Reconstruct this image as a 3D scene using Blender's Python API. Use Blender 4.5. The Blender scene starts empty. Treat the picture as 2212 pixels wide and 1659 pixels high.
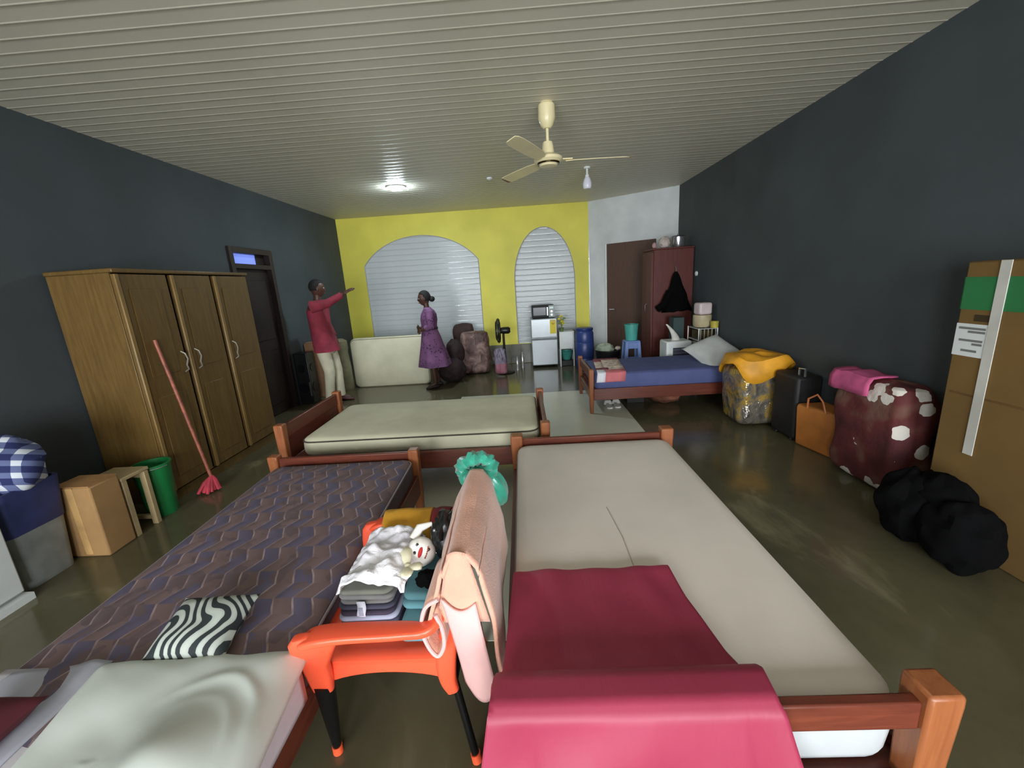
import bpy, bmesh, math, random
from mathutils import Vector, Matrix, noise
random.seed(7)
PI = math.pi
sc = bpy.context.scene
COL = sc.collection

# ------------------------------------------------------------------ camera, sky, lights, exposure
FPX = 895.92
cam_d = bpy.data.cameras.new('camera'); cam = bpy.data.objects.new('camera', cam_d); COL.objects.link(cam)
cam_d.sensor_width = 36.0; cam_d.lens = FPX / 2212 * 36.0; cam_d.clip_start = 0.02; cam_d.clip_end = 200
def cam_matrix(p, y, r):
    Rz = Matrix(((math.cos(y), math.sin(y), 0), (-math.sin(y), math.cos(y), 0), (0, 0, 1)))
    B = Matrix(((1, 0, 0), (0, 0, -1), (0, 1, 0)))
    Rx = Matrix(((1, 0, 0), (0, math.cos(p), -math.sin(p)), (0, math.sin(p), math.cos(p))))
    Rr = Matrix(((math.cos(r), -math.sin(r), 0), (math.sin(r), math.cos(r), 0), (0, 0, 1)))
    R = Rr @ Rx @ B @ Rz                              # world -> camera (x right, y down, z forward)
    F = Matrix(((1, 0, 0), (0, -1, 0), (0, 0, -1)))
    return (F @ R).transposed().to_4x4()
cam.matrix_world = Matrix.Translation((0, 0, 1.6)) @ cam_matrix(0.237556, 0.0372751, -0.0643651)
sc.camera = cam
sc.view_settings.view_transform = 'Standard'; sc.view_settings.look = 'None'
sc.view_settings.gamma = 1; sc.view_settings.use_curve_mapping = False
sc.view_settings.exposure = 0.0
SKY = 20.5
w = bpy.data.worlds.new('sky'); sc.world = w; w.use_nodes = True
wb = w.node_tree.nodes['Background']; wb.inputs[0].default_value = (0.93, 0.97, 1.0, 1); wb.inputs[1].default_value = SKY
ROOM_X0, ROOM_X1, ROOM_Y0, ROOM_Y1, CEIL = -3.5, 2.7, -3.2, 8.4, 3.0
# daylight openings in the wall behind the camera: (x0, x1, z0, z1)
OPENINGS = [(-3.1, -0.9, 0.40, 2.40), (-0.1, 2.3, 0.30, 2.45)]
for i, (a, b, c, d) in enumerate(OPENINGS):           # sky portals: they only steer sampling, they add no light
    L = bpy.data.lights.new('sky_portal', 'AREA'); L.shape = 'RECTANGLE'; L.size = b - a; L.size_y = d - c
    L.cycles.is_portal = True
    o = bpy.data.objects.new('sky_portal', L); COL.objects.link(o)
    o.location = ((a + b) / 2, ROOM_Y0 - 0.1, (c + d) / 2); o.rotation_euler = (PI / 2, 0, 0)

# ------------------------------------------------------------------ helpers
def lin(c): 
    c = c / 255.0
    return c / 12.92 if c <= 0.04045 else ((c + 0.055) / 1.055) ** 2.4
def rgb(c): return (lin(c[0]), lin(c[1]), lin(c[2]), 1)

class Nt:
    """tiny node-graph writer"""
    def __init__(s, mat):
        s.t = mat.node_tree; s.b = s.t.nodes['Principled BSDF']
    def n(s, typ, **kw):
        x = s.t.nodes.new(typ)
        for k, v in kw.items(): setattr(x, k, v)
        return x
    def link(s, a, b): s.t.links.new(a, b)
    def val(s, sock, v):
        if hasattr(v, 'is_output') or isinstance(v, bpy.types.NodeSocket): s.link(v, sock)
        else: sock.default_value = v
    def m(s, op, a, b=0.0, c=0.0):
        x = s.n('ShaderNodeMath', operation=op); s.val(x.inputs[0], a); s.val(x.inputs[1], b); s.val(x.inputs[2], c); return x.outputs[0]
    def coord(s, kind='Object'): return s.n('ShaderNodeTexCoord').outputs[kind]
    def sep(s, v):
        x = s.n('ShaderNodeSeparateXYZ'); s.link(v, x.inputs[0]); return x.outputs
    def mapping(s, v, scale=(1, 1, 1), rot=(0, 0, 0), loc=(0, 0, 0)):
        x = s.n('ShaderNodeMapping'); s.link(v, x.inputs[0]); x.inputs['Scale'].default_value = scale
        x.inputs['Rotation'].default_value = rot; x.inputs['Location'].default_value = loc; return x.outputs[0]
    def noise(s, v, scale=5, detail=3, rough=0.5, out='Fac', dist=0):
        x = s.n('ShaderNodeTexNoise'); s.link(v, x.inputs['Vector']); x.inputs['Scale'].default_value = scale
        x.inputs['Detail'].default_value = detail; x.inputs['Roughness'].default_value = rough; x.inputs['Distortion'].default_value = dist
        return x.outputs[out]
    def vor(s, v, scale=5, out='Distance', rand=1, feature='F1'):
        x = s.n('ShaderNodeTexVoronoi', feature=feature); s.link(v, x.inputs['Vector']); x.inputs['Scale'].default_value = scale
        x.inputs['Randomness'].default_value = rand; return x.outputs[out]
    def ramp(s, f, stops, interp='LINEAR'):
        x = s.n('ShaderNodeValToRGB'); s.link(f, x.inputs[0]); e = x.color_ramp.elements; x.color_ramp.interpolation = interp
        while len(e) < len(stops): e.new(0.5)
        for i, (p, c) in enumerate(stops): e[i].position = p; e[i].color = rgb(c) if not isinstance(c, float) else (c, c, c, 1)
        return x.outputs[0]
    def mix(s, f, a, b):
        x = s.n('ShaderNodeMix', data_type='RGBA'); s.val(x.inputs[0], f)
        s.val(x.inputs[6], rgb(a) if isinstance(a, tuple) and len(a) == 3 else a)
        s.val(x.inputs[7], rgb(b) if isinstance(b, tuple) and len(b) == 3 else b); return x.outputs[2]
    def color(s, c): s.val(s.b.inputs['Base Color'], c)
    def bump(s, h, strength=0.3, dist=0.01):
        x = s.n('ShaderNodeBump'); s.link(h, x.inputs['Height']); x.inputs['Strength'].default_value = strength
        x.inputs['Distance'].default_value = dist; s.link(x.outputs[0], s.b.inputs['Normal'])

MATS = {}
def M(name, c, rough=0.6, metal=0.0, var=0.12, vs=6.0, bump=0.0, bs=60.0, spec=None, coat=0.0, sheen=0.0, emit=None, es=1.0):
    if name in MATS: return MATS[name]
    m = bpy.data.materials.new(name); m.use_nodes = True; g = Nt(m); MATS[name] = m
    g.b.inputs['Roughness'].default_value = rough; g.b.inputs['Metallic'].default_value = metal
    if spec is not None: g.b.inputs['Specular IOR Level'].default_value = spec
    if coat: g.b.inputs['Coat Weight'].default_value = coat
    if sheen: g.b.inputs['Sheen Weight'].default_value = sheen
    v = g.coord()
    if var > 0:
        f = g.noise(v, vs, 4)
        lo = tuple(max(0, x * (1 - var)) for x in c); hi = tuple(min(255, x * (1 + var)) for x in c)
        g.color(g.ramp(f, [(0.3, lo), (0.7, hi)]))
    else: g.color(rgb(c))
    if bump: g.bump(g.noise(v, bs, 3), bump, 0.004)
    if emit: g.b.inputs['Emission Color'].default_value = rgb(emit); g.b.inputs['Emission Strength'].default_value = es
    return m
def MX(name, rough=0.7, metal=0.0, spec=None):
    m = bpy.data.materials.new(name); m.use_nodes = True; g = Nt(m); MATS[name] = m
    g.b.inputs['Roughness'].default_value = rough; g.b.inputs['Metallic'].default_value = metal
    if spec is not None: g.b.inputs['Specular IOR Level'].default_value = spec
    return m, g
def wood(name, dark, light, rough=0.4, axis=1, scale=3.0):
    m, g = MX(name, rough)
    sc_ = [14.0, 14.0, 14.0]; sc_[axis] = 1.2
    v = g.mapping(g.coord(), tuple(sc_))
    f = g.noise(v, scale, 5, 0.6, dist=0.6)
    g.color(g.ramp(f, [(0.3, dark), (0.72, light)])); g.bump(f, 0.08, 0.003)
    return m

class MB:
    def __init__(s): s.bm = bmesh.new()
    def box(s, x0, x1, y0, y1, z0, z1, mat=0, rz=0.0):
        r = bmesh.ops.create_cube(s.bm, size=1.0)
        M4 = Matrix.Translation(((x0 + x1) / 2, (y0 + y1) / 2, (z0 + z1) / 2)) @ Matrix.Rotation(rz, 4, 'Z') @ Matrix.Diagonal((abs(x1 - x0), abs(y1 - y0), abs(z1 - z0), 1))
        bmesh.ops.transform(s.bm, matrix=M4, verts=r['verts'])
        for f in {f for v in r['verts'] for f in v.link_faces}: f.material_index = mat
        return s
    def beam(s, p0, p1, w, h, up=(0, 0, 1)):
        p0, p1 = Vector(p0), Vector(p1); d = (p1 - p0); L = d.length; d.normalize()
        u = Vector(up); sx = d.cross(u)
        if sx.length < 1e-4: sx = d.cross(Vector((0, 1, 0)))
        sx.normalize(); uz = sx.cross(d)
        r = bmesh.ops.create_cube(s.bm, size=1.0)
        Mx = Matrix((sx * w, d * L, uz * h)).transposed().to_4x4(); Mx.translation = (p0 + p1) / 2
        bmesh.ops.transform(s.bm, matrix=Mx, verts=r['verts']); return s
    def loft(s, rings, cap=True, closed=True, mat=0):
        vs = [[s.bm.verts.new(p) for p in r] for r in rings]
        n = len(rings[0])
        for a, b in zip(vs, vs[1:]):
            for i in range(n if closed else n - 1):
                j = (i + 1) % n
                f = s.bm.faces.new((a[i], a[j], b[j], b[i])); f.material_index = mat
        if cap and closed:
            f = s.bm.faces.new(list(reversed(vs[0]))); f.material_index = mat
            f = s.bm.faces.new(vs[-1]); f.material_index = mat
        return s
    def tube(s, pts, r, n=10, mat=0, flat=1.0):
        pts = [Vector(p) for p in pts]
        if not hasattr(r, '__len__'): r = [r] * len(pts)
        t0 = (pts[1] - pts[0]).normalized()
        u = t0.cross(Vector((0, 0, 1)))
        if u.length < 1e-3: u = t0.cross(Vector((1, 0, 0)))
        u.normalize(); rings = []
        for i, p in enumerate(pts):
            t = (pts[min(i + 1, len(pts) - 1)] - pts[max(i - 1, 0)]).normalized()
            u = (u - t * u.dot(t)).normalized(); w_ = t.cross(u)
            rings.append([p + (u * math.cos(2 * PI * k / n) + w_ * math.sin(2 * PI * k / n) * flat) * r[i] for k in range(n)])
        return s.loft(rings, mat=mat)
    def lathe(s, prof, c=(0, 0, 0), n=24, sx=1.0, sy=1.0, mat=0):
        rings = [[(c[0] + max(r, 1e-4) * sx * math.cos(2 * PI * k / n), c[1] + max(r, 1e-4) * sy * math.sin(2 * PI * k / n), c[2] + z) for k in range(n)] for r, z in prof]
        return s.loft(rings, mat=mat)
    def ell(s, c, r, nu=16, nv=10, fn=None, mat=0, rot=None):
        rings = []
        for j in range(nv + 1):
            th = -PI / 2 + PI * j / nv; rr = max(math.cos(th), 0.02)
            ring = []
            for k in range(nu):
                a = 2 * PI * k / nu
                d = Vector((rr * math.cos(a), rr * math.sin(a), math.sin(th)))
                p = Vector((d.x * r[0], d.y * r[1], d.z * r[2]))
                if fn: p = fn(d, p)
                if rot: p = rot @ p
                ring.append(Vector(c) + p)
            rings.append(ring)
        return s.loft(rings, mat=mat)
    def sheet(s, fn, nu, nv, mat=0, matfn=None):
        g = [[s.bm.verts.new(fn(i / nu, j / nv)) for j in range(nv + 1)] for i in range(nu + 1)]
        for i in range(nu):
            for j in range(nv):
                f = s.bm.faces.new((g[i][j], g[i + 1][j], g[i + 1][j + 1], g[i][j + 1]))
                f.material_index = matfn((i + .5) / nu, (j + .5) / nv) if matfn else mat
        return s
    def poly(s, pts, axis, a, b, mat=0):
        """prism: outline pts (2d) extruded from a to b along axis 'x','y' or 'z'"""
        def P(p, h):
            return {'x': (h, p[0], p[1]), 'y': (p[0], h, p[1]), 'z': (p[0], p[1], h)}[axis]
        return s.loft([[P(p, a) for p in pts], [P(p, b) for p in pts]], mat=mat)
    def build(s, name, mats, parent=None, bevel=0.0, seg=2, smooth=True, thick=0.0, sub=0, loc=None, angle=40, off=0.0):
        if parent is not None and parent.name in WM:   # shape was given in room coordinates
            bmesh.ops.transform(s.bm, matrix=WM[parent.name].inverted(), verts=s.bm.verts)
        bmesh.ops.recalc_face_normals(s.bm, faces=s.bm.faces)
        me = bpy.data.meshes.new(name); s.bm.to_mesh(me); s.bm.free()
        for m in (mats if isinstance(mats, (list, tuple)) else [mats]): me.materials.append(m)
        if smooth:
            me.polygons.foreach_set('use_smooth', [True] * len(me.polygons))
            me.set_sharp_from_angle(angle=math.radians(angle))
        o = bpy.data.objects.new(name, me); COL.objects.link(o)
        if parent:
            o.parent = parent
            if parent.name in WM: WM[o.name] = WM[parent.name]
        if loc: o.location = loc
        if thick:
            q = o.modifiers.new('thick', 'SOLIDIFY'); q.thickness = thick; q.offset = off
        if bevel:
            q = o.modifiers.new('bevel', 'BEVEL'); q.width = bevel; q.segments = seg; q.limit_method = 'ANGLE'; q.harden_normals = False
        if sub:
            q = o.modifiers.new('sub', 'SUBSURF'); q.levels = sub; q.render_levels = sub
        return o
WM = {}
def room_thing(*a, **k):
    o = thing(*a, **k); WM[o.name] = Matrix.Translation(o.location) @ Matrix.Rotation(o.rotation_euler.z, 4, 'Z'); return o
def solo(mb, name, mats, label, cat, loc, group=None, **k):
    # a thing that is one mesh, shaped in room coordinates, with its origin at loc
    bmesh.ops.transform(mb.bm, matrix=Matrix.Translation(-Vector(loc)), verts=mb.bm.verts)
    o = mb.build(name, mats, **k); o.location = loc; return tag(o, label, cat, group)
def thing(name, label, cat, loc=(0, 0, 0), rz=0.0, group=None, kind=None):
    o = bpy.data.objects.new(name, None); COL.objects.link(o); o.empty_display_size = 0.1
    o.location = loc; o.rotation_euler = (0, 0, rz)
    return tag(o, label, cat, group, kind)
def tag(o, label, cat=None, group=None, kind=None):
    o['label'] = label
    if cat: o['category'] = cat
    if group: o['group'] = group
    if kind: o['kind'] = kind
    return o
def nz(x, y, z=0.0, s=1.0): return noise.noise(Vector((x * s, y * s, z * s)))
def rrect(hx, hy, r, n=5, c=(0, 0)):
    pts = []
    for (sx, sy, a0) in ((1, 1, 0), (-1, 1, PI / 2), (-1, -1, PI), (1, -1, 1.5 * PI)):
        for k in range(n + 1):
            a = a0 + PI / 2 * k / n
            pts.append((c[0] + sx * (hx - r) + r * math.cos(a), c[1] + sy * (hy - r) + r * math.sin(a)))
    return pts
def inter(tab, t):
    for (a, x), (b, y) in zip(tab, tab[1:]):
        if t <= b: 
            k = (t - a) / (b - a); k = k * k * (3 - 2 * k) if False else k
            return tuple(p + (q - p) * k for p, q in zip(x, y)) if isinstance(x, tuple) else x + (y - x) * k
    return tab[-1][1]

# ------------------------------------------------------------------ materials
navy = M('wall_paint_charcoal', (68, 75, 79), 0.75, var=0.07, vs=1.5, bump=0.05, bs=90)
yellow = M('wall_paint_yellow', (222, 213, 86), 0.6, var=0.05, vs=1.2)
greyw = M('wall_paint_grey', (208, 212, 212), 0.65, var=0.06, vs=2.0, bump=0.06, bs=40)
pvc_c = M('ceiling_pvc', (214, 210, 192), 0.48, var=0.03, vs=0.7, spec=0.45)
pvc_w = M('shutter_pvc', (192, 197, 199), 0.24, var=0.03, vs=2.0, spec=0.3)
chrome_trim = M('bright_trim', (225, 228, 228), 0.15, metal=0.6, var=0)
tile_d = M('dado_tile', (112, 110, 100), 0.18, var=0.15, vs=3.0)
m, g = MX('floor_polished', 0.17, spec=0.5)
v = g.coord(); f1 = g.noise(g.mapping(v, (1.1, 0.55, 1), (0, 0, 0.5)), 1.6, 5, 0.6, dist=0.8); f2 = g.noise(v, 9, 4)
c1 = g.ramp(f1, [(0.35, (86, 81, 60)), (0.6, (98, 93, 70)), (0.70, (132, 125, 98)), (0.76, (94, 89, 66))])
g.color(g.mix(g.m('MULTIPLY', f2, 0.35), c1, (62, 59, 43))); floor_m = m
g.val(g.b.inputs['Roughness'], g.m('MULTIPLY_ADD', f2, 0.12, 0.1))
lino = M('linoleum_pale', (206, 206, 188), 0.22, var=0.04, vs=1.0, spec=0.4)
darkdoor = wood('dark_door_wood', (24, 11, 10), (36, 17, 14), 0.5, 2)
browndoor = wood('brown_door_wood', (78, 56, 44), (90, 64, 50), 0.6, 2)
redwood = wood('bed_wood_red', (88, 40, 28), (118, 58, 40), 0.35, 0)
redwood_y = wood('bed_wood_red_long', (88, 42, 30), (116, 58, 42), 0.35, 1)
orwood = wood('bed_post_wood', (136, 76, 42), (162, 98, 58), 0.4, 2)
oak = wood('wardrobe_wood', (94, 72, 36), (116, 90, 48), 0.38, 2)
redlam = wood('red_wardrobe_wood', (80, 34, 28), (100, 44, 36), 0.4, 2)
black = M('black_plastic', (24, 25, 26), 0.35, var=0.1)
blackm = M('black_metal', (30, 30, 30), 0.3, metal=0.5, var=0)
blackcloth = M('black_cloth', (9, 9, 10), 0.95, var=0.2, bump=0.3, bs=40, spec=0.08)
steel = M('steel', (200, 202, 204), 0.18, metal=0.9, var=0.02)
whitep = M('white_plastic', (226, 230, 228), 0.35, var=0.02)
cream = M('cream_enamel', (226, 214, 170), 0.3, var=0.02)
orange = M('orange_plastic', (244, 92, 60), 0.32, var=0.03, spec=0.5)

def struct(o, label, cat):
    return tag(o, label, cat, kind='structure')

# ------------------------------------------------------------------ the room
b = MB(); b.box(-3.7, 2.9, -4.9, 8.8, -0.12, 0.0)
struct(b.build('floor', floor_m, smooth=False), 'polished dark olive grey floor with pale streaks', 'floor')
b = MB(); b.box(-3.7, 2.9, -4.9, 8.8, 3.03, 3.15)
ceil = struct(b.build('ceiling', pvc_c, smooth=False), 'pale plastic plank ceiling over the whole room', 'ceiling')
PW = 0.118
prof = [(0, .03), (0, .0), (.004, -.0012), (.008, -.002), (.012, -.0012), (.016, .0), (.04, .0004), (PW - .03, .0004), (PW - .0005, .0), (PW - .0004, .03)]
b = MB(); b.loft([[(x, p[0], 3.0 + p[1]) for p in prof] for x in (ROOM_X0, ROOM_X1)])
pl = b.build('plank', pvc_c, ceil, angle=50); pl.location.y = ROOM_Y0
k = 1
while ROOM_Y0 + (k + 1) * PW < ROOM_Y1 + 0.1:
    c = pl.copy(); COL.objects.link(c); c.parent = ceil; c.location.y = ROOM_Y0 + k * PW; k += 1

DY0, DY1, DZ = 5.12, 6.0, 2.25                         # doorway in the left wall
b = MB(); b.box(-3.7, -3.5, -4.9, DY0, 0, 3.03); b.box(-3.7, -3.5, DY1, 8.6, 0, 3.03); b.box(-3.7, -3.5, DY0, DY1, DZ, 3.03)
struct(b.build('wall_left', navy, smooth=False), 'dark charcoal painted wall behind the wooden wardrobe', 'wall')
b = MB(); b.box(2.7, 2.9, -4.9, 7.6, 0, 3.03)
struct(b.build('wall_right', navy, smooth=False), 'dark charcoal painted wall behind the wrapped bundles and cartons', 'wall')
b = MB()                                               # wall behind the camera with two daylight openings
xs = [-3.7] + [x for o in OPENINGS for x in o[:2]] + [2.9]
for i in range(len(xs) - 1):
    if i % 2 == 0: b.box(xs[i], xs[i + 1], ROOM_Y0 - .15, ROOM_Y0, 0, 3.03)
    else:
        o = OPENINGS[i // 2]; b.box(xs[i], xs[i + 1], ROOM_Y0 - .15, ROOM_Y0, 0, o[2]); b.box(xs[i], xs[i + 1], ROOM_Y0 - .15, ROOM_Y0, o[3], 3.03)
struct(b.build('wall_front', navy, smooth=False), 'charcoal wall with two bright openings, behind the photographer', 'wall')

ARCH = [dict(x0=-3.06, x1=-0.81, spring=2.10, crown=2.61, power=2.0), dict(x0=-0.13, x1=1.05, spring=1.62, crown=2.61, power=2.0)]
SILL = 0.40
def arch_z(a, x):
    t = (x - (a['x0'] + a['x1']) / 2) / ((a['x1'] - a['x0']) / 2); t = max(-1, min(1, t))
    if a is ARCH[0]:                                   # flat segmental arch
        R = 1.0; return a['spring'] + (a['crown'] - a['spring']) * (math.sqrt(max(0, 1.35 - t * t)) - math.sqrt(.35)) / (math.sqrt(1.35) - math.sqrt(.35))
    return a['spring'] + (a['crown'] - a['spring']) * math.sqrt(max(0, 1 - t * t))
def arch_xs(a, n=36):
    return [(a['x0'] + a['x1']) / 2 - (a['x1'] - a['x0']) / 2 * math.cos(PI * i / n) for i in range(n + 1)]
b = MB(); YB = ROOM_Y1; XD = 1.33
def quad(p): 
    b.bm.faces.new([b.bm.verts.new(q) for q in p])
edges = [ROOM_X0, ARCH[0]['x0'], ARCH[0]['x1'], ARCH[1]['x0'], ARCH[1]['x1'], XD]
for i in (0, 2, 4):
    quad([(edges[i], YB, 0), (edges[i + 1], YB, 0), (edges[i + 1], YB, 3.03), (edges[i], YB, 3.03)])
for a in ARCH:
    X = arch_xs(a)
    quad([(a['x0'], YB, 0), (a['x1'], YB, 0), (a['x1'], YB, SILL), (a['x0'], YB, SILL)])
    quad([(a['x0'], YB, SILL), (a['x1'], YB, SILL), (a['x1'], YB + .1, SILL), (a['x0'], YB + .1, SILL)])
    for p, q in zip(X, X[1:]):
        zp, zq = arch_z(a, p), arch_z(a, q)
        quad([(p, YB, zp), (q, YB, zq), (q, YB, 3.03), (p, YB, 3.03)])
        quad([(p, YB, zp), (q, YB, zq), (q, YB + .1, zq), (p, YB + .1, zp)])
    for x in (a['x0'], a['x1']):
        quad([(x, YB, SILL), (x, YB + .1, SILL), (x, YB + .1, a['spring']), (x, YB, a['spring'])])
b.box(-3.7, 1.45, YB + .14, YB + .3, 0, 3.03)
struct(b.build('wall_back', yellow, smooth=False), 'bright yellow far wall with two arched recesses', 'wall')
# arched infills of glossy horizontal slats, with a bright edging
SP = 0.104
bead_m = M('slat_bead_highlight', (232, 234, 234), 0.12, metal=0.35, var=0, spec=0.8)  # paler than the slats: reflected highlight lines along their edges, put into the colour
for i, a in enumerate(ARCH):
    root = thing('window_%d' % (i + 1), ['wide low arched opening closed with glossy grey slats', 'tall narrow arched opening closed with glossy pale slats'][i], 'window', ((a['x0'] + a['x1']) / 2, YB, 0), kind='structure')
    hw = (a['x1'] - a['x0']) / 2 + .03
    prof = [(.03, 0.0), (.004, 0.0), (.0005, .002), (-.0005, .005), (-.001, .010), (-.0012, .02), (-.0012, SP - .03), (-.001, SP - .008), (.003, SP - .002), (.03, SP - .001)]
    bb = MB(); bb.loft([[(x, .035 + p[0], p[1]) for p in prof] for x in (-hw, hw)])
    bead = [(.02, -.001), (-.001, -.001), (-.0045, .001), (-.006, .005), (-.0045, .009), (-.001, .011), (.02, .011)]
    bb.loft([[(x, .035 + p[0], p[1]) for p in bead] for x in (-hw, hw)], mat=1)
    s0 = bb.build('slat', [pvc_w, bead_m], root, angle=60); s0.location.z = SILL
    z = SILL + SP
    while z < a['crown']:
        c = s0.copy(); COL.objects.link(c); c.parent = root; c.location.z = z; z += SP
    X = arch_xs(a); cx = (a['x0'] + a['x1']) / 2
    pts = [(a['x0'] - cx, .008, SILL)] + [(x - cx, .008, arch_z(a, x)) for x in X] + [(a['x1'] - cx, .008, SILL)]
    bb = MB(); bb.tube(pts, .011, 6); bb.build('edging', chrome_trim, root)
# slanted grey wall in the far right corner, with a plain brown door
A, B_ = Vector((1.33, 8.4, 0)), Vector((2.7, 7.5, 0)); dv = (B_ - A).normalized(); ang = math.atan2(dv.y, dv.x); LW = (B_ - A).length
b = MB(); b.box(0, LW + .06, 0, .12, 0, 3.03)
o = struct(b.build('wall_corner', greyw, smooth=False), 'pale grey slanted wall section holding the brown door', 'wall'); o.location = A; o.rotation_euler.z = ang
d2 = thing('door_2', 'plain flat brown door in the pale grey wall', 'door', A, ang, kind='structure')
b = MB(); b.box(.375, 1.275, -.035, -.003, .01, 2.2); b.build('panel', browndoor, d2, bevel=.004)
b = MB(); b.box(.345, .375, -.045, -.002, 0, 2.2); b.build('frame', whitep, d2, bevel=.003)
b = MB(); b.tube([(.44, -.035, 1.0), (.44, -.08, 1.0), (.54, -.08, 1.0)], .009, 8); b.build('handle', steel, d2)
b = MB(); b.box(1.318, 1.342, 8.375, 8.4, .45, 2.3)
struct(b.build('trim_1', chrome_trim, bevel=.003), 'thin bright strip on the right edge of the yellow wall', 'trim')
# tiled dado below the yellow wall
dado = thing('baseboard_back', 'row of dark glossy tiles along the foot of the yellow wall', 'baseboard', (0, 8.4, 0), kind='structure')
b = MB(); b.box(0, .396, -.014, -.001, .004, .396); t0 = b.build('tile', tile_d, dado, bevel=.003, seg=1); t0.location.x = -3.49
for k in range(1, 12):
    c = t0.copy(); COL.objects.link(c); c.parent = dado; c.location.x = -3.49 + .4 * k
# left doorway: dark door with a lit transom
d1 = thing('door_1', 'very dark wooden door with a lit blue transom, beside the wardrobe', 'door', (-3.5, (DY0 + DY1) / 2, 0), kind='structure')
hw = (DY1 - DY0) / 2
b = MB(); b.box(-.1, .03, -hw, -hw + .07, 0, DZ); b.box(-.1, .03, hw - .07, hw, 0, DZ); b.box(-.1, .03, -hw + .07, hw - .07, DZ - .07, DZ); b.box(-.1, .03, -hw + .07, hw - .07, 1.99, 2.05)
b.build('frame', darkdoor, d1, bevel=.004)
b = MB(); b.box(-.09, -.04, -hw + .07, hw - .07, 0.01, 1.99); dl = b.build('leaf', darkdoor, d1)
for z0, z1 in ((.15, .9), (1.05, 1.85)):
    b = MB(); b.box(-.04, -.03, -hw + .17, hw - .17, z0, z1); b.build('panel', darkdoor, dl, bevel=.006)
pane = M('transom_glass_daylight', (120, 140, 215), 0.3, var=0, emit=(112, 134, 226), es=1.0)
b = MB(); b.box(-.08, -.06, -hw + .07, hw - .26, 2.05, DZ - .07); b.build('pane', pane, d1)
b = MB(); b.box(-.08, -.05, hw - .26, hw - .07, 2.05, DZ - .07); b.build('frame', darkdoor, d1)
b = MB(); b.box(-3.72, -3.62, DY0 - .1, DY1 + .1, 0, 2.4)
struct(b.build('trim_2', darkdoor, smooth=False), 'dark board closing the doorway behind the dark door', 'trim')

# pale sheet of floor covering between the beds
b = MB(); b.box(-0.98, 1.21, 1.58, 5.95, 0.0, 0.004)
tag(b.build('floor_mat', lino, smooth=False), 'large pale sheet of linoleum lying on the dark floor', 'floor covering')

# ------------------------------------------------------------------ on the ceiling
fan = thing('ceiling_fan', 'cream three bladed ceiling fan on a thin rod', 'ceiling fan', (0.28, 3.8, 3.0))
b = MB(); b.lathe([(.0, 0), (.05, 0), (.068, -.02), (.07, -.12), (.05, -.17), (.03, -.19), (0, -.19)]); b.build('canopy', cream, fan)
b = MB(); b.tube([(0, 0, -.18), (0, 0, -.38)], .013, 10); b.build('rod', cream, fan)
b = MB(); b.lathe([(0, -.29), (.04, -.29), (.045, -.31), (.052, -.36), (.05, -.39), (0, -.39)]); b.build('coupling', cream, fan)
b = MB(); b.lathe([(0, -.375), (.045, -.375), (.09, -.39), (.118, -.41), (.12, -.43), (.10, -.447), (0, -.447)]); mo = b.build('motor', cream, fan)
b = MB(); b.lathe([(0, -.446), (.094, -.446), (.09, -.458), (0, -.458)]); b.build('band', M('brass_band', (70, 58, 34), .2, metal=.8, var=0), mo)
b = MB(); b.lathe([(0, -.457), (.08, -.457), (.072, -.472), (.04, -.478), (0, -.478)]); b.build('cap', cream, mo)
for a in (-116, 4, 124):
    R = Matrix.Rotation(math.radians(a), 4, 'Z')
    b = MB()
    out = [(.14, .035, .03), (.22, .055, .05), (.4, .064, .058), (.6, .062, .056), (.66, .055, .048), (.685, .035, .03)]
    rings = []
    for x, wl, wr in out:
        rings.append([R @ Vector((x, wl, -.43 + .012)), R @ Vector((x, -wr, -.43 - .012)), R @ Vector((x, -wr, -.43 - .017)), R @ Vector((x, wl, -.43 + .007))])
    b.loft(rings); bl = b.build('blade', cream, fan)
    b = MB(); b.beam(R @ Vector((.09, 0, -.425)), R @ Vector((.2, 0, -.425)), .045, .008); b.build('bracket', cream, bl)
    if a != -116:
        b = MB(); b.loft([[R @ Vector((x, w1, -.43 + .013)), R @ Vector((x, -w2, -.43 - .013)), R @ Vector((x, -w2, -.43 - .018)), R @ Vector((x, w1, -.43 + .006))] for x, w1, w2 in ((.655, .056, .05), (.685, .036, .032))]); b.build('tip', M('tip_brown', (110, 84, 60), .5, var=0), bl)

lampm = M('lamp_diffuser', (255, 255, 255), .5, var=0, emit=(226, 244, 255), es=300.0)
lp = thing('ceiling_light', 'small round lit white lamp fixed flat on the ceiling', 'ceiling light', (-1.66, 6.19, 3.0))
b = MB(); b.lathe([(0, 0), (.12, 0), (.125, -.006), (.125, -.012), (.1, -.012), (0, -.012)]); b.build('rim', whitep, lp)
b = MB(); b.lathe([(0, -.012), (.105, -.012), (.1, -.03), (.07, -.045), (0, -.052)]); b.build('diffuser', lampm, lp)
bp = thing('hanging_bulb', 'unlit white bulb hanging in a holder near the grey wall', 'light bulb', (0.93, 5.9, 3.0))
b = MB(); b.lathe([(0, 0), (.045, 0), (.045, -.02), (0, -.02)]); b.build('rose', whitep, bp)
b = MB(); b.lathe([(0, -.02), (.014, -.02), (.014, -.09), (.026, -.095), (.026, -.13), (0, -.13)]); b.build('holder', whitep, bp)
b = MB(); b.lathe([(0, -.12), (.028, -.12), (.045, -.15), (.056, -.19), (.056, -.235), (.045, -.26), (0, -.265)]); b.build('bulb', M('bulb_white', (232, 232, 246), .25, var=0, spec=.6), bp)
b = MB(); b.lathe([(0, 0), (.04, 0), (.04, -.015), (.02, -.03), (0, -.03)]); o = b.build('ceiling_rose', whitep); o.location = (-.35, 6.08, 3.0)
tag(o, 'tiny white fitting on the ceiling between lamp and fan', 'ceiling fitting')

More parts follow.
